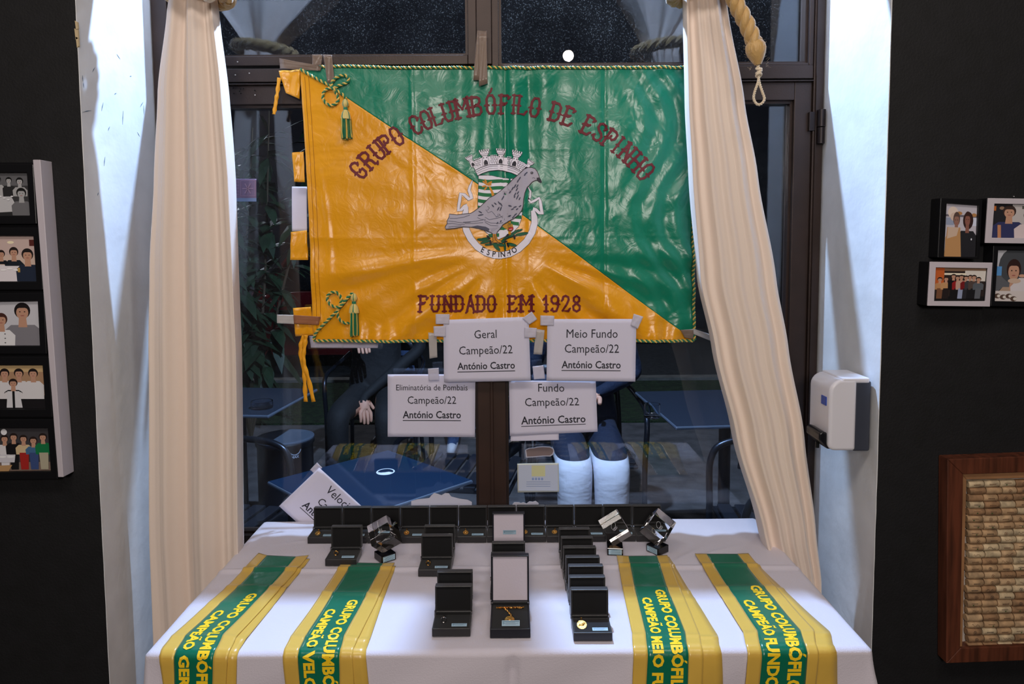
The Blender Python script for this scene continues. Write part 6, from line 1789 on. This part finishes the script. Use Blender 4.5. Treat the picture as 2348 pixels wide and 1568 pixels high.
def clothes(top, legs, shoe, lapz=None):
    def f(n, c):
        if n in ('head','crown','neck') or n.startswith('wrist') and 0: return 0
        if c.z > 1.09 and n in ('collar',): return 0
        if n.startswith('toe') or (n.startswith('ankle') and c.z < .085): return 3
        if n[:4] in ('knee','shin','ankl'): 
            return 1 if (lapz and c.z > lapz) else 2
        if n[:3] == 'hip': return 1 if lapz else 2
        if n == 'pelvis': return 2 if not lapz else 1
        return 1
    return f
# white trousers, dark blue coat over the lap
J, E_ = seated(.076, fat=1.24, armr={'l': ((-.25,.02,.80),(-.07,-.14,.74)), 'r': ((.25,.02,.80),(.05,-.14,.74))})
human('person', (.325, 3.13, 0), 0, J, E_, [M_SKIN, M_COAT, M_WTR, M_SHO], clothes(1,2,3,lapz=.535), 'seated person in a dark blue coat and white trousers outside the right door', M_HAIR,
      hands=(('wristl', (.6,-.7,-.25), 1, 1), ('wristr', (-.6,-.7,-.25), -1, 1)), lev=3, cutz=.535)
hp = aty(832, 925, 3.75)
J, E_ = seated(.10, armr={'l': ((-.25,.02,.84),(-.08,-.14,.88)), 'r': ((.265,.02,.80), (hp.x+.80, -.22, hp.z+.03))}, legsplay=.03)
hh = J['wristr'][0]
human('person', (-.80, 3.97, 0), 0, J, E_, [M_SKIN, M_BLKC, M_BLKC, M_SHOD], clothes(1,2,3), 'seated person in black with a hand resting on the chair arm outside the left door', M_HAIRG,
      hands=(('wristl', (.5,-.8,-.2), 1, 1), ('wristr', (.25,-.45,-.85), -1, .6)))
def standing(w_=.10, st=.11):
    J = {'pelvis': ((0,0,.95),(.155,.115)), 'waist': ((0,0,1.10),(.14,.10)), 'chest': ((0,0,1.32),(.165,.115)), 'collar': ((0,0,1.45),(.09,.075)), 'neck': ((0,-.005,1.52),.052),
         'head': ((0,-.02,1.63),(.080,.092)), 'crown': ((0,-.01,1.71),(.065,.075))}
    E_ = [('pelvis','waist'),('waist','chest'),('chest','collar'),('collar','neck'),('neck','head'),('head','crown')]
    for s, n_ in ((-1,'l'),(1,'r')):
        J['hip'+n_] = ((s*.09,0,.86),.088); J['knee'+n_] = ((s*st,-.02,.50),.062); J['ankle'+n_] = ((s*(st+.01),.02,.09),.044); J['toe'+n_] = ((s*(st+.04),-.12,.04),(.042,.028))
        J['shoulder'+n_] = ((s*.18,0,1.40),.060); J['elbow'+n_] = ((s*.26,.03,1.13),.042); J['wrist'+n_] = ((s*.22,-.13,.93),.028)
        E_ += [('pelvis','hip'+n_),('hip'+n_,'knee'+n_),('knee'+n_,'ankle'+n_),('ankle'+n_,'toe'+n_),('collar','shoulder'+n_),('shoulder'+n_,'elbow'+n_),('elbow'+n_,'wrist'+n_)]
    return J, E_
q = atz(1062, 1050, 0); J, E_ = standing(st=.10)
hs_ = (('wristl', (.1,-.3,-.95), 1, .6), ('wristr', (-.1,-.3,-.95), -1, .6))
human('person', (q.x+.04, q.y+.1, 0), radians(8), J, E_, [M_SKIN, M_BLKC, M_JEAN, M_SHO], clothes(1,2,3), 'standing person in blue jeans and white sneakers, right of the two standing together', M_HAIR, hands=hs_)
q = atz(930, 1043, 0)
human('person', (q.x-.08, q.y+.15, 0), radians(-12), J, E_, [M_SKIN, M_COAT, M_JEAN, M_SHOD], clothes(1,2,3), 'standing person in blue jeans and dark shoes, left of the two standing together', M_HAIRG, hands=hs_)

# ---- shrubs
M_LEAF = mat('dark_green_leaf', (36, 58, 36), rough=.5, noise=.3, nscale=8)
M_STEM = mat('shrub_stem', (70, 56, 40), rough=.9)
def shrub(x, y, n, hmin, hmax, spread, label, seed, ls=.11):
    rr = random.Random(seed); t = thing('leafy_shrub', (x, y, 0), label, 'shrub')
    b = MB(); L = MB()
    for k in range(9):
        a_ = rr.uniform(0, 6.28); s_ = spread*rr.uniform(.3, 1); top_ = Vector((s_*cos(a_), s_*.6*sin(a_), hmax*rr.uniform(.75, 1)))
        pth = bez([(0,0,0), tuple(top_*.4+Vector((rr.uniform(-.05,.05),0,.1))), tuple(top_)], 8); b.tube(pth, [.014-.0006*i for i in range(len(pth))], 6)
        for i in range(int(n/9)):
            f_ = rr.uniform(.25, 1); p = pth[min(len(pth)-1, int(f_*(len(pth)-1)))]
            if p.z < hmin: continue
            d = Vector((rr.uniform(-1,1), rr.uniform(-1,.6), rr.uniform(-.8,.5))).normalized(); s2 = d.cross(Vector((0,0,1))).normalized(); l_ = ls*rr.uniform(.6,1.3); w_ = l_*.16
            dr = Vector((0,0,-.35*l_))
            L.add([p, p+d*l_*.35+s2*w_, p+d*l_*.7+s2*w_*.8+dr*.4, p+d*l_+dr, p+d*l_*.7-s2*w_*.8+dr*.4, p+d*l_*.35-s2*w_, p+d*l_*.5+dr*.1+Vector((0,0,.006))], [(0,1,6),(1,2,6),(2,3,6),(3,4,6),(4,5,6),(5,0,6)])
    b.ob('stems', M_STEM, t, smooth='auto'); o = L.ob('leaves', M_LEAF, t, recalc=False); o['kind'] = 'stuff'
shrub(-1.95, 5.0, 800, .5, 2.7, .75, 'tall leafy shrub outside beyond the left curtain', 5, ls=.26)
shrub(-3.9, 5.7, 900, .2, 1.9, .8, 'bushy dark shrub on the lawn at the far left', 6, ls=.14)
shrub(3.2, 5.9, 900, .2, 1.9, .9, 'bushy dark shrub on the lawn at the far right', 8, ls=.14)
# outdoor lamp body above the door
M_LED = mat('lamp_diffuser', (190, 220, 255), emit=25)
lt = thing('terrace_lamp', (LAMP.x, LAMP.y, LAMP.z), 'white bulkhead lamp over the door on the terrace side', 'lamp')
b = MB(); b.box((-.07,-.05,.045),(.07,.08,.085)); b.ob('housing', M_PLK, lt, bevel=.006)
b = MB(); b.lathe([(.001,.028),(.03,.030),(.036,.040),(.036,.046),(.001,.046)], 20); b.ob('diffuser', M_LED, lt, smooth='auto')
b = MB(); b.tube([(0,-.04,.066),(0,-.205,.066)], .012, 10); b.ob('bracket', M_PLK, lt)
